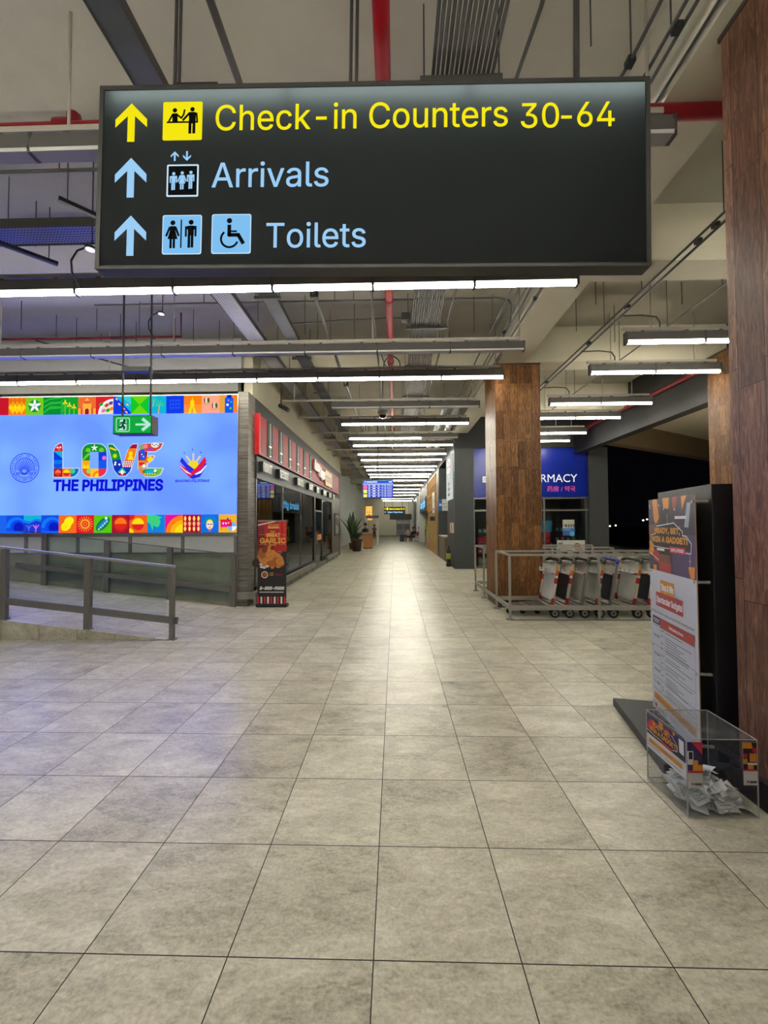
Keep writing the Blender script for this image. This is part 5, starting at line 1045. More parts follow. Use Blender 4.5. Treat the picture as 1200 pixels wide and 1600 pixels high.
t = thing('blade_sign', 'short white and blue sign sticking out over the counter', 'sign', (RX, 17.0, 2.0)); b = MB(); b.box(-.38, 0, -.03, .03, .15, .62, 0); b.box(-.38, -.24, -.032, .032, .15, .62, 1); b.box(-.36, -.26, -.034, .034, .34, .44, 0); b.box(-.2, -.04, -.032, .032, .3, .32, 2); b.box(-.2, -.06, -.032, .032, .42, .44, 2); b.build('panel', [m_offwhite, M('light_box_blue', (30, 90, 180), .4), m_fix], t)
t = thing('notice_sign', 'small cream notice with dark letters on the charcoal pillar side', 'sign', (RX, 15.3, 1.28)); b = MB(); b.box(-.03, 0, 0, .95, 0, .38, 0); A = Art(b, (-.032, .95, 0), (0, -1, 0), (0, 0, 1)); [A.text(ch, .36, .6, .26-.11*i, .08, 1, bold=.012) for i, ch in enumerate('AED')]; b.build('plate', [M('cream_plate', (232, 214, 180), .5), m_black], t)
t = thing('fire_extinguisher', 'dark fire extinguisher against the side of the charcoal pillar', 'extinguisher', (RX-.12, 16.0, 0)); b = MB(); b.lathe([(.08, .12), (.085, .15), (.085, .6), (.05, .68), (.025, .7)], n=14); b.build('cylinder', M('extinguisher_dark', (24, 34, 34), .35), t); b = MB(); b.box(-.03, .03, -.02, .02, .7, .76); b.tube([(0, .02, .74), (.02, .1, .66), (.02, .1, .3)], .012, n=6); b.build('valve', m_black, t); b = MB(); b.lathe([(.0865, .28), (.0865, .5)], n=14); b.build('paper_label', M('yellow_green_label', (170, 180, 60), .5), t)
b = MB(); b.lathe([(.1, 0), (.1, .1), (.07, .12)], n=12); b.build('foot', m_black, t)
t = thing('service_counter', 'grey brown plank front counter in the right wall alcove', 'counter', (RX, 18.1, 0)); b = MB(); b.box(0, .55, 0, 2.4, 0, 1.02); b.build('front_panel', wood_material('grey_brown_planks', (84, 74, 66), (122, 110, 98), (150, 138, 124), width=2, row=.2), t); b = MB(); b.box(-.04, .6, -.05, 2.42, 1.02, 1.07); b.build('counter_top', M('pale_counter_top', (176, 172, 160), .4), t)
b = MB(); b.box(2.80, 2.835, 17.4, 18.1, .3, 2.3); tag(b.build('blue_roller_panel', M('royal_blue_panel', (24, 70, 160), .5)), 'royal blue panel at the back of the counter alcove', 'panel')
t = thing('framed_notice', 'white framed notice with black print on the yellow wood slats', 'notice', (RX-.06, 22.0, 2.2)); b = MB(); b.box(-.03, 0, 0, 1.1, 0, 1.1, 0); A = Art(b, (-.032, 1.1, 0), (0, -1, 0), (0, 0, 1)); A.disc(.55, .7, .16, 1, ry=.24); A.rect(.3, .14, .8, .26, 1); b.build('plate', [m_white, m_black], t)
b = MB(); b.box(-.2, 0, .1, .9, -.42, -.2); b.build('lamp_box', m_black, t)
m_lat = M('slat_lattice', (168, 128, 72), .6)
t = thing('wood_lattice', 'square wooden lattice over the upper yellow slats', 'lattice', (RX-.03, 21.4, 0)); b = MB()
for i in range(9): b.box(-.05, 0, i*.7, i*.7+.05, 2.3, 4.2)
for i in range(5): b.box(-.05, 0, 0, 5.8, 2.3+i*.46, 2.34+i*.46)
b.build('lattice', m_lat, t)
t = thing('glowing_sign', 'pale blue glowing letter sign over the shop beyond the wood slats', 'sign', (RX, 29.0, 2.75)); b = MB(); b.box(-.05, 0, -.1, 5.6, -.1, .75); b.build('backing', m_black, t); b = MB(); Art(b, (-.06, 5.5, .05), (0, -1, 0), (0, 0, 1)).text('island gifts', 0, 5.3, 0, .5, 0, bold=.05, font=SANS); b.build('lettering', EM('cyan_letter_light', (110, 200, 255), 1.6), t)
t = thing('standee', 'bright yellow green cut-out standee in the shop mouth', 'standee', (RX+.12, 31, 0)); b = MB(); b.prism([(-1.2, .3), (1.2, .3), (1.2, 1.4), (.5, 1.5), (.9, 1.95), (-.9, 1.95), (-.5, 1.5), (-1.2, 1.4)], (0, 0, 0), (0, -1, 0), (0, 0, 1), .03); b.build('board', M('yellow_green_board', (206, 208, 20), .5), t); b = MB(); b.box(0, .4, -.8, .8, 0, .3); b.build('foot', m_black, t); b = MB(); Art(b, (-.035, .7, .7), (0, -1, 0), (0, 0, 1)).rect(0, 0, 1.4, .5, 0); b.build('printed_band', M('olive_print', (120, 130, 10), .5), t)
rnd = random.Random(5)
for i, (c, y, z) in enumerate((((214, 60, 50), 28.0, 0), ((226, 214, 206), 28.9, 0), ((200, 70, 50), 29.8, 0), ((230, 220, 214), 28.2, .36), ((220, 150, 140), 29.3, .36), ((236, 230, 226), 28.7, .70))):
    b = MB(); b.box(RX+.02, RX+.5, y-.4, y+.4, z+.002, z+.34, 0); b.box(RX+.018, RX+.5, y-.3, y+.3, z+.12, z+.22, 1)
    tag(b.build('goods_box', [M('goods_%d%d%d' % c, c, .5), m_offwhite], None, .01), '%s goods box heaped at the foot of the yellow standee, %s of the heap' % (('red', 'white', 'red', 'white', 'pinkish', 'white')[i], ('nearest low', 'middle low', 'farthest low', 'near upper', 'far upper', 'topmost')[i]), 'box', 'boxes heaped by the yellow standee')

# ------------------------------------------------------------------ trolley bay railings
def rail_bay(name, label, y0, y1, x1, x0=1.955):
    t = thing(name, label, 'railing', (0, 0, 0)); Zt = 1.10
    b = MB(); P = [(x1, y1, Zt), (x0, y1, Zt), (x0, y0, Zt), (x1+.6 if y0 < 8 else x1, y0, Zt)]
    for p, q in zip(P, P[1:]): b.bar(p, q, .036, .036)
    b.build('top_rail', m_steel, t)
    b = MB()
    for p, q in zip(P, P[1:]): b.bar((p[0], p[1], .20), (q[0], q[1], .20), .03, .075)
    b.build('base_rail', m_steel, t)
    for x, y in ((x0, y0), (x0, y1), (3.46, y0), (x1, y1), (5.1 if y0 < 8 else x1, y0)):
        b = MB(); b.box(x-.018, x+.018, y-.018, y+.018, 0.01, Zt-.018); b.build('post', m_steel, t); b = MB(); b.box(x-.06, x+.06, y-.05, y+.05, 0, .012); b.build('foot_plate', m_alu, t)
    return t
rail_bay('bay_railing', 'steel railing round the near row of luggage trolleys', 7.22, 8.16, 4.86)
rail_bay('bay_railing', 'steel railing round the far row of luggage trolleys behind the walnut column', 9.30, 10.27, 4.78)
b = MB(); b.box(1.95, 1.96, 8.2, 9.28, .16, .24); tag(b.build('kick_bar', m_steel), 'low steel kick bar joining the two trolley bay railings', 'bar')
b = MB(); b.box(1.95, 5.8, 7.16, 7.19, 0, .012); tag(b.build('floor_rail', m_alu), 'thin metal rail on the floor along the near trolley row', 'rail')

# ------------------------------------------------------------------ luggage trolleys
m_tw = M('trolley_white_panel', (234, 232, 224), .45, var=.06); m_tn = M('trolley_navy_panel', (28, 40, 58), .4); m_tf = M('trolley_frame', (168, 166, 158), .38, .7); m_to = M('orange_tape', (226, 112, 50), .5); m_tr = M('red_tape', (176, 40, 36), .5); m_tc = M('cream_tape', (222, 214, 196), .5); m_grip = M('black_grip', (22, 22, 24), .5); m_yel = M('yellow_tape', (230, 196, 120), .5)
def trolley(loc, label, stripe=True, navy=False, blue=False, group=None):
    t = thing('luggage_trolley', label, 'luggage trolley', loc, 0, group); hw = .30
    b = MB()
    for s in (-1, 1): b.bar((.12, s*hw, .17), (-.72, s*.20, .12), .035, .05)
    b.bar((.10, -hw, .17), (.10, hw, .17), .035, .05); b.build('base_frame', m_tf, t)
    b = MB()
    for i in range(5): x = -.12-i*.13; wd = hw-.02-i*.02; b.bar((x, -wd, .185-i*.008), (x, wd, .185-i*.008), .07, .012)
    b.build('deck', m_tf, t)
    for s in (-1, 1):
        p, q = Vector((.0, s*hw, .18)), Vector((.13, s*hw, .93)); b = MB()
        if stripe:
            cuts = [(0, .05, 2), (.05, .2, 1), (.2, .54, 2), (.54, .67, 1), (.67, .72, 2), (.72, .85, 0), (.85, 1, 3)]
        else: cuts = [(0, 1, 4)]
        for a_, c_, m in cuts: b.bar(p+(q-p)*a_, p+(q-p)*c_, .04, .04, m, up=(1, 0, 0))
        b.build('side_post', [m_to, m_tr, m_tc, m_yel, m_tf], t)
    b = MB(); d = Vector((.13, 0, .75)); p = Vector((.0, 0, .18))+d*.14; q = Vector((.0, 0, .18))+d*.72; b.bar(p, q, hw*2-.06, .012, up=(1, 0, 0)); b.build('advert_panel', m_tn if navy else m_tw, t)
    b = MB(); p = Vector((-.02, 0, .18))+d*.78; q = Vector((-.02, 0, .18))+d*.94; b.bar(p, q, hw*2+.02, .02, up=(1, 0, 0)); b.bar(Vector((-.10, 0, 0))+p, p, hw*2-.05, .01)
    for yy in (-.2, -.07, .07, .2): b.bar(Vector((-.10, yy, .0))+p, Vector((-.10, yy, .07))+p, .02, .02, up=(1, 0, 0))
    b.build('basket', m_tw, t)
    b = MB(); b.tube([(.13, -hw-.01, .93), (.17, -hw+.02, .975), (.19, -.2, .985), (.19, .2, .985), (.17, hw-.02, .975), (.13, hw+.01, .93)], .03, n=8); b.build('handle', M('blue_grip', (30, 40, 140), .5) if blue else m_grip, t)
    b = MB(); b.box(.0, .17, -.1, .1, .92, .955); b.build('brake_lever', m_galv, t)
    for s in (-1, 1):
        b = MB(); c = Vector((.04, s*(hw+.03), .08)); b.tube([c-Vector((0, .018, 0)), c+Vector((0, .018, 0))], .08, 0, n=18, smooth=False); b.tube([c-Vector((0, .021, 0)), c+Vector((0, .021, 0))], .052, 1, n=14, smooth=False); b.tube([c-Vector((0, .024, 0)), c+Vector((0, .024, 0))], .018, 0, n=8, smooth=False); b.build('wheel', [m_rubber, m_galv], t)
        b = MB(); b.obox((.02, s*(hw+.0), .135), (.06, 0, 0), (0, .012, 0), (0, 0, .04)); b.build('wheel_bracket', m_rubber, t)
    b = MB(); b.tube([(-.66, -.02, .045), (-.66, .02, .045)], .045, n=12, smooth=False); b.box(-.69, -.63, -.03, .03, .08, .12); b.build('front_caster', m_rubber, t)
    return t
GT = 'near row of luggage trolleys'; TY = 7.69
NEAR = [(2.72, 1, 0, 0), (2.97, 1, 1, 0), (3.23, 0, 0, 0), (3.49, 1, 0, 0), (3.72, 0, 1, 1), (4.13, 1, 0, 0), (4.38, 1, 1, 0), (4.64, 1, 0, 0)]
NL = ['first luggage trolley from the walnut column, white panel and striped posts', 'second luggage trolley from the walnut column, navy panel and striped posts', 'third luggage trolley from the walnut column, plain grey posts', 'fourth luggage trolley from the walnut column, close behind the rail post', 'luggage trolley with the blue handle in the near row', 'luggage trolley with striped posts just right of the blue-handled one', 'navy panelled luggage trolley right of the gap in the near row', 'last luggage trolley of the near row, half hidden by the promotion stand']
for (x, st, nv, bl_), lab in zip(NEAR, NL): trolley((x, TY, 0), lab, bool(st), bool(nv), bool(bl_), GT)
r0 = None
for i in range(9):
    lab = 'luggage trolley in the far row behind the walnut column, %s from the left' % ORD[i]
    if r0 is None: r0 = trolley((3.15, 9.78, 0), lab, True, False, False, 'far row of luggage trolleys')
    else:
        c = copy_tree(r0); c.location = (3.15+.26*i, 9.78, 0); c['label'] = lab

# ------------------------------------------------------------------ the promotion stand with its poster
ROT = math.atan2(.2, 1.0)        # the stand is turned a little; local x runs along its poster from far to near, local y towards the column
far = Vector((1.955, 3.86, 0)); ux = Vector((-.2, -1, 0)).normalized(); vy = Vector((1, -.2, 0)).normalized()
st_ = thing('promotion_stand', 'black promotion stand with a raffle poster standing beside the red brown column', 'stand', tuple(far), 0)
st_.rotation_euler.z = math.atan2(ux.y, ux.x)
# in local coordinates: x = along ux, y = along vy (to the left of ux, which is towards +X)
sgn = 1.0 if (Matrix.Rotation(st_.rotation_euler.z, 3, 'Z') @ Vector((0, 1, 0))).dot(vy) > 0 else -1.0
m_blk = M('black_stand_board', (38, 40, 42), .5, var=.1); m_blk2 = M('black_stand_upright', (20, 22, 26), .42, var=.1)
def Lb(b, x0, x1, y0, y1, z0, z1, m=0): b.box(x0, x1, min(sgn*y0, sgn*y1), max(sgn*y0, sgn*y1), z0, z1, m)
b = MB(); q = [(0, 0), (1.065, 0), (1.065, sgn*.40), (.98, sgn*.62), (0, sgn*.62)]; b.prism(q if sgn > 0 else list(reversed(q)), (0, 0, .07), (1, 0, 0), (0, 1, 0), .07); b.build('base_board', m_blk, st_, .006)
b = MB(); Lb(b, .1, .96, .36, .56, .07, 1.905); b.build('upright', m_blk2, st_, .004)
PW_, PZ0, PZ1 = .79, .09, 1.84; PX0, PYY = .15, .27; px0, pyy = PX0, PYY
b = MB(); Lb(b, px0, px0+PW_, pyy, pyy+.006, PZ0, PZ1, 1)
# art plane: u runs from far to near in picture terms left to right
A = Art(b, (px0, sgn*(pyy-.0008), PZ0), (1, 0, 0), (0, 0, 1), eps=.00006)
if A.n.y*sgn > 0: A.n = -A.n
pm = [M('poster_paper', (214, 218, 222), .42, var=.03), M('poster_edge', (190, 150, 110), .5), M('poster_dark_art', (58, 52, 66), .42, var=.3, scale=6), M('poster_orange', (226, 150, 52), .42), M('poster_red', (172, 62, 58), .42), M('poster_ochre', (206, 142, 44), .42), M('poster_slate', (72, 70, 88), .42), M('poster_ink', (88, 90, 94), .45), M('poster_white_print', (236, 236, 238), .42), M('poster_gold_text', (216, 152, 58), .42), M('poster_black_art', (34, 30, 34), .42), M('poster_violet', (84, 70, 108), .42), M('poster_crimson', (196, 44, 62), .42), M('poster_silver', (170, 184, 188), .42), M('poster_brown', (120, 84, 60), .42), M('poster_lilac_paper', (188, 196, 216), .42)]
W, H = PW_, PZ1-PZ0
A.rect(0, 0, W, H, 0)
def pu(x, y): return (x*W, (1-y)*H)          # x, y: fractions from the top left of the poster
def pR(x0, y0, x1, y1, m): A.rect(x0*W, (1-y1)*H, x1*W, (1-y0)*H, m)
def pP(pts, m): A.poly([pu(*q) for q in pts], m)
YB = .335
pR(0, 0, 1, YB, 2); pR(0, 0, .1, .1, 6); pR(.3, .0, .5, .13, 10); pR(.55, .16, 1, YB, 11); pR(.08, .17, .5, .27, 10); pR(0, .12, .16, .2, 14)
pP([(.1, 0), (.22, 0), (.26, .09), (.2, .115), (.13, .1)], 3); pP([(.35, 0), (.5, 0), (.49, .05), (.37, .045)], 3); pP([(.57, 0), (.67, 0), (.64, .05), (.58, .055)], 4); pP([(.75, 0), (.86, 0), (.76, .06)], 3); pP([(.86, .03), (.93, .03), (.88, .13), (.80, .13)], 13)
pP([(.0, .2), (.08, .2), (.13, .24), (.08, .27), (0, .26)], 3); pP([(.12, .235), (.26, .25), (.24, .3), (.12, .285)], 4); pP([(.86, .29), (.98, .285), (.97, .33), (.9, .335)], 3); pR(.24, .29, .52, YB, 4); pR(.25, .255, .5, .29, 14); pR(.1, .31, .18, YB, 3)
for i in range(5): pR(.56, .265+i*.014, .74, .269+i*.014, 6)
for q, r_ in ((.83, .012), (.83, .03)): A.ring(q*W, (1-.245)*H, r_*W*2, r_*W*2+.003, 7)
pR(.62, .083, .84, .095, 8); pR(.2, .228, .38, .24, 8); A.line([pu(.02, .255), pu(.24, .285)], .007, 8); A.line([pu(.0, .235), pu(.08, .24)], .005, 8)
for x, y in ((.04, .04), (.38, .05), (.62, .055), (.27, .03)): A.disc(*pu(x, y), .008, 8, n=8)
for x, y, s in ((.46, .12, .05), (.17, .135, .03), (.72, .145, .02), (.84, .195, .025), (.9, .265, .03), (.74, .2, .012)): A.line([pu(x, y-s), pu(x, y+s)], .003, 8); A.line([pu(x-s*.6, y), pu(x+s*.6, y)], .003, 8)
pP([(.16, .128), (.62, .112), (.76, .15), (.76, .17), (.93, .2), (.93, .225), (.13, .225), (.06, .205), (.06, .165), (.16, .16)], 10)
O2 = [(.2, .127), (.6, .112), (.77, .148), (.77, .165), (.84, .166), (.93, .195), (.92, .235), (.80, .235)]
A.line([pu(*q) for q in O2], .008, 8); A.line([pu(.53, .226), pu(.13, .222), pu(.06, .2), pu(.06, .17), pu(.18, .162)], .006, 8)
A.text('READY, SET,', W*.16, W*.72, (1-.158)*H, .036*H/1.0*.62, 9, bold=.009); A.text('WIN A GADGET!', W*.08, W*.86, (1-.199)*H, .036*H*.66, 9, bold=.009)
pR(.5, .215, .82, .243, 12); A.text('RAFFLE PROMO', W*.53, W*.79, (1-.236)*H, .024, 8, bold=.003)
pR(.27, .375, .58, .435, 5); A.text('Shop & Win', W*.29, W*.56, (1-.42)*H, .05, 8, bold=.006); pR(.16, .435, .75, .50, 4); A.text('Spectacular Gadgets!', W*.175, W*.735, (1-.481)*H, .048, 8, bold=.006)
A.text('with your minimum single purchase at the following stores:', W*.04, W*.95, (1-.535)*H, .017, 7, bold=.001)
pR(.06, .553, .25, .59, 6); pR(.25, .553, .95, .597, 4); A.text('Participating Stores', W*.45, W*.74, (1-.582)*H, .022, 8, bold=.002); pR(.08, .565, .23, .569, 8); pR(.1, .575, .21, .579, 8)
for y in (.597, .69, .775, .84, .895, .91): A.line([pu(.06, min(y, .9)), pu(.95, y)], .003, 7)
for x in (.06, .25, .35, .95): A.line([pu(x, .595), pu(x, .9)], .002, 7)
for y, s in ((.65, 'Php 500'), (.735, 'Php 1,000'), (.81, 'Php 2,000'), (.868, '1 day')): A.text(s, W*.09, W*.225, (1-y)*H, .021, 7, bold=.002)
rnd = random.Random(9)
for i in range(26):
    y = .607+i*.0112
    if rnd.random() < .13: continue
    pR(.37, y, rnd.uniform(.6, .93), y+.0028, 7)
    if rnd.random() < .3: pR(.265, y, rnd.uniform(.29, .335), y+.0036, 7)
pR(.07, .915, .95, .948, 5); A.text('Promo period and draw dates posted in store', W*.1, W*.92, (1-.938)*H, .016, 14, bold=.001)
pR(.45, .957, 1, 1, 15); A.text('For full mechanics, ask our staff', W*.05, W*.42, (1-.961)*H, .01, 7); pP([(.08, .972), (.12, .963), (.15, .972), (.12, .985)], 4); pP([(.1, .99), (.13, .976), (.14, .99)], 5); A.text('cha.li', W*.17, W*.36, (1-.985)*H, .025, 7, bold=.003, shear=.2)
b.build('poster_panel', pm, st_)
for z in (.14, .62, 1.24, 1.79):
    for x in (px0+.03, px0+PW_-.03): b = MB(); b.tube([(x, sgn*(pyy-.006), z), (x, sgn*.36, z)], .011, n=10); b.build('standoff', m_steel, st_)

# ------------------------------------------------------------------ the clear raffle box and its paper slips
bx0, bx1, by0, by1, bh = 1.625, 2.01, 2.415, 2.785, .432
box = thing('raffle_box', 'clear acrylic raffle box with printed labels on the floor in front of the promotion stand', 'box', (bx0, by0, 0))
w_, d_ = bx1-bx0, by1-by0; th = .004
for n, a in (('left_panel', (0, th, 0, d_, 0, bh)), ('right_panel', (w_-th, w_, 0, d_, 0, bh)), ('front_panel', (th, w_-th, 0, th, 0, bh)), ('back_panel', (th, w_-th, d_-th, d_, 0, bh)), ('lid', (-.004, w_+.004, -.004, d_+.004, bh, bh+.004)), ('bottom_panel', (th, w_-th, th, d_-th, .001, .005))):
    b = MB(); b.box(*a); b.build(n, GLASS('hazy_acrylic', (.985, .99, .99), 1.0, body=.05) if n == 'lid' else m_acrylic, box)
m_edge = M('acrylic_edge', (176, 178, 174), .3, var=.03); b = MB()
for x, y in ((0, 0), (w_, 0), (0, d_), (w_, d_)): b.box(x-.0025, x+.0025, y-.0025, y+.0025, 0, bh)
for z in (.004, bh+.002):
    for y in (0, d_): b.box(0, w_, y-.002, y+.002, z-.002, z+.002)
    for x in (0, w_): b.box(x-.002, x+.002, 0, d_, z-.002, z+.002)
b.build('edges', m_edge, box)
lm = [M('label_paper', (222, 222, 220), .5, var=.02), M('label_navy', (44, 36, 84), .45, var=.15), M('label_black', (32, 26, 36), .45), M('poster_orange', (226, 150, 52), .42), M('poster_crimson', (196, 44, 62), .42), M('label_gold_text', (240, 170, 50), .45), M('label_white', (236, 236, 236), .45), M('poster_ochre', (206, 142, 44), .42), M('poster_ink', (70, 72, 76), .45)]
# wrap-round label: long part on the left panel, then round the corner on the front
b = MB(); b.box(-.0012, -.0006, .006, d_-.004, .205, bh-.012, 0); A = Art(b, (-.0016, d_-.004, .205), (0, -1, 0), (0, 0, 1), eps=.0003); w2, h2 = d_-.01, bh-.012-.205
A.rect(0, h2*.42, w2, h2, 1); A.rect(0, h2*.42, w2*.9, h2*.62, 2); A.poly([(0, h2*.6), (w2*.1, h2*.88), (w2*.22, h2*.94), (w2*.24, h2*.72), (w2*.08, h2*.58)], 4); A.poly([(w2*.33, h2), (w2*.45, h2), (w2*.47, h2*.84), (w2*.36, h2*.82)], 3); A.poly([(w2*.52, h2*.95), (w2*.62, h2*.95), (w2*.64, h2*.82), (w2*.53, h2*.8)], 4); A.poly([(w2*.7, h2), (w2*.78, h2), (w2*.72, h2*.88)], 3); A.poly([(w2*.85, h2*.95), (w2*.97, h2*.95), (w2*.97, h2*.55), (w2*.86, h2*.6)], 6); A.rect(w2*.88, h2*.5, w2, h2*.58, 2)
A.text('READY, SET,', w2*.18, w2*.66, h2*.75, h2*.13, 5, bold=.0025); A.text('WIN A GADGET!', w2*.1, w2*.8, h2*.57, h2*.13, 5, bold=.0025); A.line([(w2*.02, h2*.54), (w2*.2, h2*.5), (w2*.7, h2*.5), (w2*.82, h2*.56), (w2*.82, h2*.7), (w2*.68, h2*.88)], .004, 6); A.rect(w2*.42, h2*.455, w2*.7, h2*.51, 4); A.rect(w2*.07, h2*.2, w2*.93, h2*.32, 7); A.rect(w2*.05, h2*.13, w2*.4, h2*.145, 8); A.rect(w2*.5, h2*.1, w2*.9, h2*.115, 8)
b.build('left_label', lm, box)
b = MB(); b.box(.001, .085, -.0012, -.0006, .17, bh-.012, 0); A = Art(b, (.001, -.0016, .17), eps=.0003); w2, h2 = .084, bh-.012-.17
A.rect(0, h2*.36, w2, h2, 1); A.poly([(w2*.3, h2), (w2, h2), (w2, h2*.72)], 4); A.rect(0, h2*.5, w2*.4, h2*.8, 6); A.rect(w2*.1, h2*.62, w2*.35, h2*.78, 2); A.rect(w2*.35, h2*.36, w2, h2*.5, 3); A.rect(w2*.35, h2*.5, w2*.7, h2*.6, 3); A.rect(0, h2*.32, w2, h2*.37, 4); A.disc(w2*.3, h2*.08, .006, 4); A.rect(w2*.42, h2*.05, w2*.9, h2*.1, 8)
b.build('front_label', lm, box)
b = MB(); b.box(w_-.078, w_-.001, -.0012, -.0006, .185, bh-.012, 0); A = Art(b, (w_-.078, -.0016, .185), eps=.0003); w2, h2 = .077, bh-.012-.185
A.rect(0, h2*.34, w2, h2, 2); A.poly([(0, h2), (w2*.6, h2), (w2*.7, h2*.86), (0, h2*.86)], 3); A.disc(w2*.85, h2*.82, .014, 4); A.rect(w2*.45, h2*.55, w2*.95, h2*.75, 3); A.rect(w2*.0, h2*.5, w2*.3, h2*.62, 7); A.rect(0, h2*.64, w2*.3, h2*.74, 4); A.rect(w2*.3, h2*.48, w2*.95, h2*.53, 6); A.rect(w2*.3, h2*.36, w2*.7, h2*.48, 3); A.rect(0, h2*.34, w2, h2*.38, 4); A.disc(w2*.27, h2*.09, .006, 4); A.rect(w2*.4, h2*.06, w2*.9, h2*.11, 8)
b.build('side_label', lm, box)
m_paper = M('white_slip_paper', (244, 244, 242), .6, var=.02); m_print = M('slip_print', (150, 150, 154), .6)
rnd = random.Random(12)
for i in range(48):
    b = MB(); L_, W2 = rnd.uniform(.12, .19), rnd.uniform(.075, .1); n = 8; bend = rnd.uniform(-.6, .6); V = []; F = []; lay = i/48.0
    cx = rnd.uniform(.06, w_-.06); cy = rnd.uniform(.05, d_-.09); a = rnd.uniform(0, PI); tilt = rnd.uniform(-.55, .55); roll = rnd.uniform(-.5, .5)
    R_ = Matrix.Rotation(a, 3, 'Z') @ Matrix.Rotation(tilt, 3, 'Y') @ Matrix.Rotation(roll, 3, 'X')
    for s in (0, .0006):
        for k in range(n+1):
            u = (k/n-.5); z = bend*L_*(u*u-.08)*1.6+.006*math.sin(u*9+i)
            for v in (-.5, .5): V.append(R_ @ Vector((u*L_, v*W2, z+s)))
    m = 2*(n+1)
    for k in range(n): F += [(2*k, 2*k+1, 2*k+3, 2*k+2), (m+2*k, m+2*k+2, m+2*k+3, m+2*k+1)]
    lo = min(q.z for q in V); base = .007+lay*(.05+.14*max(0, cy-.1)+.08*max(0, .2-cx))
    V = [q+Vector((cx, cy, base-lo)) for q in V]
    V = [Vector((min(max(q.x, .008), w_-.008), min(max(q.y, .008), d_-.008), q.z)) for q in V]
    b.add(V, F, 0, True)
    if i % 2:      # printed lines on the upper side
        for r_ in range(6):
            u0 = .15+r_*.12
            k = min(n-1, int(u0*n)); P_ = [V[m+2*k], V[m+2*k+1], V[m+2*k+3], V[m+2*k+2]]
            q = [P_[0].lerp(P_[1], .12), P_[0].lerp(P_[1], .8), P_[3].lerp(P_[2], .8), P_[3].lerp(P_[2], .12)]
            q = [q[0], q[1], q[1].lerp(q[2], .18), q[0].lerp(q[3], .18)]; b.add([p+Vector((0, 0, .0006)) for p in q], [(0, 3, 2, 1)], 1)
    o = b.build('paper_slip', [m_paper, m_print]); o.location = (bx0, by0, 0); tag(o, 'crumpled white paper slip in the heap inside the clear raffle box', 'paper slip', 'raffle slips in the clear box')

# ------------------------------------------------------------------ far along the corridor
t = thing('flight_board', 'bright blue hanging flight information board in the corridor', 'screen', tuple(at(590.5, 764.5, 16.1)))
p = at(567, 778, 16.1)-t.location; q = at(614, 751, 16.1)-t.location
b = MB(); b.box(p.x-.02, q.x+.02, .004, .1, p.z-.025, q.z+.02); b.build('housing', m_blackgloss, t)
b = MB(); board(Art(b, (p.x, 0, p.z)), q.x-p.x, q.z-p.z); b.build('display', fm, t)
b = MB(); b.tube([(0, .05, q.z), (0, .05, CEIL-t.location.z)], .02, n=8); b.build('pole', m_black, t)
t = thing('hanging_sign', 'small far black direction sign with yellow and white lines', 'sign', tuple(at(616.5, 797.5, 45.0))); p = at(600, 803.5, 45.0)-t.location; q = at(633, 792, 45.0)-t.location
b = MB(); b.box(p.x, q.x, 0, .15, p.z, q.z); b.build('housing', m_black, t)
b = MB(); A = Art(b, (p.x, -.004, p.z), eps=.002); w_, h_ = q.x-p.x, q.z-p.z
A.arrow(w_*.06, h_*.58, h_*.3, h_*.26, 0); A.rect(w_*.12, h_*.56, w_*.2, h_*.92, 0); A.text('Check-in Counters 30-64', w_*.24, w_*.97, h_*.62, h_*.22, 0, bold=.02); A.arrow(w_*.06, h_*.14, h_*.28, h_*.26, 1); A.text('Toilets / Prayer Room', w_*.16, w_*.88, h_*.18, h_*.2, 1, bold=.02); b.build('lettering', [m_sy, m_sb], t)
for x in (p.x*.95, q.x*.75): b = MB(); b.tube([(x, .07, q.z), (x, .07, CEIL-t.location.z)], .03, n=6); b.build('hanger_rod', m_black, t)
p, q = at(609, 812, 49.0), at(643, 803, 49.0); b = MB(); b.box(p.x, q.x, 49, 49.2, p.z, q.z); t = thing('dark_board', 'plain dark board hanging behind the small far direction sign', 'board', (0, 0, 0)); b.build('panel', M('dark_board_face', (52, 54, 54), .5), t)
for x in (p.x+.3, q.x-.3): b = MB(); b.tube([(x, 49.1, q.z), (x, 49.1, CEIL)], .02, n=6); b.build('hanger_rod', m_black, t)
t = thing('light_box', 'orange lit advertising panel on the end wall', 'light box', tuple(at(576.5, 802, FAR-.12))); p, q = at(571.5, 813, FAR-.12)-t.location, at(581.5, 791, FAR-.12)-t.location
b = MB(); b.box(p.x-.05, q.x+.05, .01, .119, p.z-.05, q.z+.05); b.build('housing', m_alu, t); b = MB(); A = Art(b, (p.x, 0, p.z), eps=.002); w_, h_ = q.x-p.x, q.z-p.z
A.rect(0, 0, w_, h_, 0); A.rect(w_*.15, h_*.56, w_*.8, h_*.6, 1); A.rect(w_*.3, h_*.36, w_*.75, h_*.42, 2); A.disc(w_*.75, h_*.12, w_*.2, 1, ry=h_*.06); b.build('display', [EM('orange_panel_light', (255, 190, 90), 1.1), EM('orange_red_print', (230, 110, 60), 1.0), EM('brown_panel_print', (120, 90, 40), .8)], t)
plant('potted_palm', 'dark leafy plant in a brown planter by the pale left wall', (-2.3, 24.9, 0), .33, .72, .62, 64, m_leafd, seed=3, arch=.95)
plant('potted_palm', 'taller thin palm behind the planter at the pale left wall', (-2.75, 26.6, 0), .2, .4, 2.1, 14, m_leafd, seed=8, arch=.5)
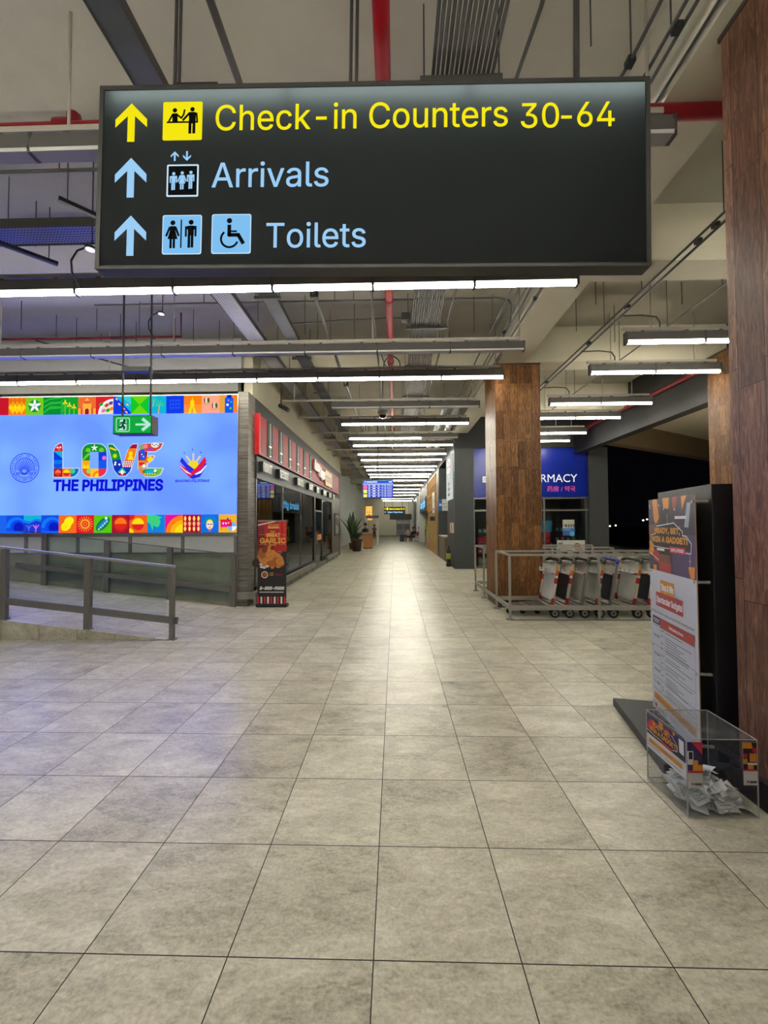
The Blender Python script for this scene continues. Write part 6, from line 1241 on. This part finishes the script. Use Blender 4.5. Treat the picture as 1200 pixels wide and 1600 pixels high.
t = thing('podium', 'wooden podium with pale top beside the potted plant', 'podium', (-1.78, 27.4, 0)); b = MB(); b.box(-.3, .28, -.25, .25, .06, 1.0); b.build('body', M('orange_brown_wood', (168, 112, 56), .45, var=.15, stretch=(1, 1, .2)), t); b = MB(); b.box(-.33, .31, -.28, .28, 1.0, 1.04); b.build('top', m_offwhite, t); b = MB(); b.box(-.28, .26, -.23, .23, 0, .06); b.build('plinth', m_black, t)
t = thing('metal_detector', 'grey walk-through frame standing behind the podium', 'security gate', (-1.75, 32, 0))
for x in (-.42, .42): b = MB(); b.box(x-.06, x+.06, -.25, .25, 0, 2.05); b.build('side_panel', m_offwhite, t)
b = MB(); b.box(-.48, .48, -.2, .2, 2.05, 2.25); b.build('header', M('dark_grey_panel', (70, 72, 74), .5), t)

# people: each body is one skinned surface; clothing colours follow the body
skin = M('skin', (196, 148, 116), .6); hair = M('black_hair', (26, 20, 20), .6)
def person(label, loc, rz, joints, radii, edges, top, bot, waist, neck, shoe=None):
    t = thing('person', label, 'person', loc, rz)
    me = bpy.data.meshes.new('body'); me.from_pydata(joints, edges, []); me.update()
    o = bpy.data.objects.new('body', me); COL.objects.link(o)
    s = o.modifiers.new('skin', 'SKIN')
    for i, r in enumerate(radii): me.skin_vertices[0].data[i].radius = (r, r)
    me.skin_vertices[0].data[0].use_root = True
    sd = o.modifiers.new('sub', 'SUBSURF'); sd.levels = 1; sd.render_levels = 1
    ev = o.evaluated_get(bpy.context.evaluated_depsgraph_get()); m2 = bpy.data.meshes.new_from_object(ev)
    bpy.data.objects.remove(o); o = bpy.data.objects.new('body', m2); COL.objects.link(o); o.parent = t
    m2.materials.clear()
    for q in (skin, top, bot, shoe or m_black): m2.materials.append(q)
    J = [Vector(j) for j in joints]
    for p in m2.polygons:
        p.use_smooth = True; c = p.center; e = min(edges, key=lambda e: ((c-(J[e[0]]+J[e[1]])/2).length - (J[e[0]]-J[e[1]]).length*.45))
        k = max(e); p.material_index = waist.get(k, 0)
    h = J[neck]; b = MB(); b.ball((h.x, h.y+.025, h.z+.03), .108, sc=(1, 1.05, 1.05)); ho = b.build('hair', hair, t)
    b = MB()
    for s_ in (-1, 1): b.ball((h.x+s_*.035, h.y-.092, h.z+.0), .011, n=6, k=4)
    b.build('eyes', hair, t); b = MB(); b.ball((h.x, h.y-.105, h.z-.025), .016, n=6, k=4, sc=(.8, 1, 1.3)); b.build('nose', skin, t)
    return t
def figure(sit):
    # pelvis, chest, neck, head base, head top, then arms and legs; the figure faces -y
    if sit: hz = .50; J = [(0, 0, hz), (0, .02, hz+.28), (0, .02, hz+.50), (0, -.01, hz+.60), (0, -.02, hz+.74)]
    else: hz = .92; J = [(0, 0, hz), (0, 0, hz+.26), (0, .01, hz+.50), (0, -.01, hz+.59), (0, -.01, hz+.72)]
    R = [.13, .15, .055, .085, .09]; E_ = [(0, 1), (1, 2), (2, 3), (3, 4)]; W_ = {1: 1, 2: 1, 3: 0, 4: 0}
    for s in (-1, 1):
        i = len(J)
        sh = (s*.19, .02, J[2][2]-.06)
        el = (s*.25, -.02, sh[2]-.29) if not sit else (s*.24, -.06, sh[2]-.27); wr = (s*.19, -.22, el[2]-.08) if True else None
        J += [sh, el, wr, (wr[0]-s*.02, wr[1]-.09, wr[2]-.01)]; R += [.06, .045, .032, .035]; E_ += [(1, i), (i, i+1), (i+1, i+2), (i+2, i+3)]; W_.update({i: 1, i+1: 1, i+2: 0, i+3: 0})
        for f in range(5):
            q = len(J); fx = wr[0]-s*.02+(f-2)*.017; J.append((fx, wr[1]-.15-(.02 if f in (1, 2, 3) else 0), wr[2]-.02)); R.append(.009); E_.append((i+3, q)); W_[q] = 0
        i = len(J); hp = (s*.095, 0, hz-.05)
        if sit: kn, an = (s*.11, -.42, .48), (s*.11, -.40, .09)
        else: kn, an = (s*.10, -.02, .49), (s*.105, .02, .09)
        J += [hp, kn, an, (an[0], an[1]-.17, .04)]; R += [.095, .062, .045, .04]; E_ += [(0, i), (i, i+1), (i+1, i+2), (i+2, i+3)]; W_.update({i: 2, i+1: 2, i+2: 2, i+3: 3})
    return J, R, E_, W_
def cloth(n, c): return M(n, c, .8)
J, R, E_, W_ = figure(False)
k_ = .86; person('person in a dark red top standing by the end wall', (-2.2, 44.2, 0), 0, [(a*k_, b_*k_, c*k_) for a, b_, c in J], [r*k_ for r in R], E_, cloth('dark_red_top', (140, 70, 72)), cloth('black_trousers', (30, 30, 34)), W_, 4)
k_ = .95; person('person in dark clothes standing behind the wooden podium', (-2.02, 28.1, 0), -.5, [(a*k_, b_*k_, c*k_) for a, b_, c in J], [r*k_ for r in R], E_, cloth('navy_uniform', (40, 44, 54)), cloth('black_trousers', (30, 30, 34)), W_, 4)
J, R, E_, W_ = figure(True)
t = thing('waiting_bench', 'black waiting seats by the white pillar far down the corridor', 'seat', (1.15, 38.1, 0))
for i in range(3): b = MB(); b.box(-.25+i*.52, .25+i*.52, -.25, .25, .36, .42); b.box(-.25+i*.52, .25+i*.52, .2, .26, .42, .85); b.build('seat_shell', m_black, t)
b = MB(); b.box(-.3, 1.35, -.05, .05, .28, .36); b.build('beam', m_steel, t)
for x in (-.25, 1.3): b = MB(); b.box(x-.04, x+.04, -.22, .25, 0, .28); b.build('leg', m_steel, t)
b = MB(); b.box(-.2, .2, -.15, .15, .0, .6); b.box(-.05, .05, -.05, .05, .6, .66); tag(b.build('black_suitcase', m_black), 'black suitcase beside the far waiting seats', 'suitcase').location = (.62, 37.8, 0)
for i, (c, lab) in enumerate((((206, 180, 170), 'seated person in a pale top at the suitcase end of the far seats'), ((60, 46, 56), 'seated person in a dark top in the middle of the far seats'), ((196, 70, 84), 'seated person in a pinkish red top at the wall end of the far seats'))):
    person(lab, (1.15+.52*i, 38.08, -.04), -.7, J, R, E_, cloth('seat_top_%d' % i, c), cloth('seat_trousers_%d' % i, ((60, 60, 70), (34, 34, 40), (200, 190, 184))[i]), W_, 4)

# ------------------------------------------------------------------ outside at night
m_nl = EM('night_lamp', (255, 240, 225), 4.0)
for (pts, Y, lab) in (([(953, 822), (962, 821)], 70, 'twin low lamps shining in the dark outside, lower pair'), ([(1005, 813), (1011, 811.5)], 70, 'twin lamps shining in the dark beside the promotion stand'), ([(943.5, 778)], 55, 'single street lamp in the dark beside the charcoal pillar')):
    c = at(pts[0][0], pts[0][1], Y); t = thing('street_lamp', lab, 'lamp', (c.x, c.y, 0)); b = MB(); b.tube([(0, 0, 0), (0, 0, c.z-.1)], .05, n=6); b.build('pole', m_black, t)
    b = MB()
    for p in pts: v = at(p[0], p[1], Y); b.tube([(0, 0, c.z-.15), (v.x-c.x, .05, v.z-.12)], .03, n=5)
    b.build('arm', m_black, t)
    for p in pts: v = at(p[0], p[1], Y); b = MB(); b.ball((v.x-c.x, 0, v.z), .13, n=8, k=6); b.build('bulb', m_nl, t)
t = thing('added_uplight', 'added uplight brightening the canopy, out of view beyond the night-side column', 'lamp', (10.5, 11.0, 0)); b = MB(); b.lathe([(.22, 0), (.22, .2), (.18, .22)], n=16); b.build('housing', m_black, t)
b = MB(); b.lathe([(.17, .222), (.17, .226)], n=16); b.build('lens', EM('added_uplight_lens', (255, 240, 215), 500.0, True), t)  # added lamp out of view, only there to light the canopy soffit
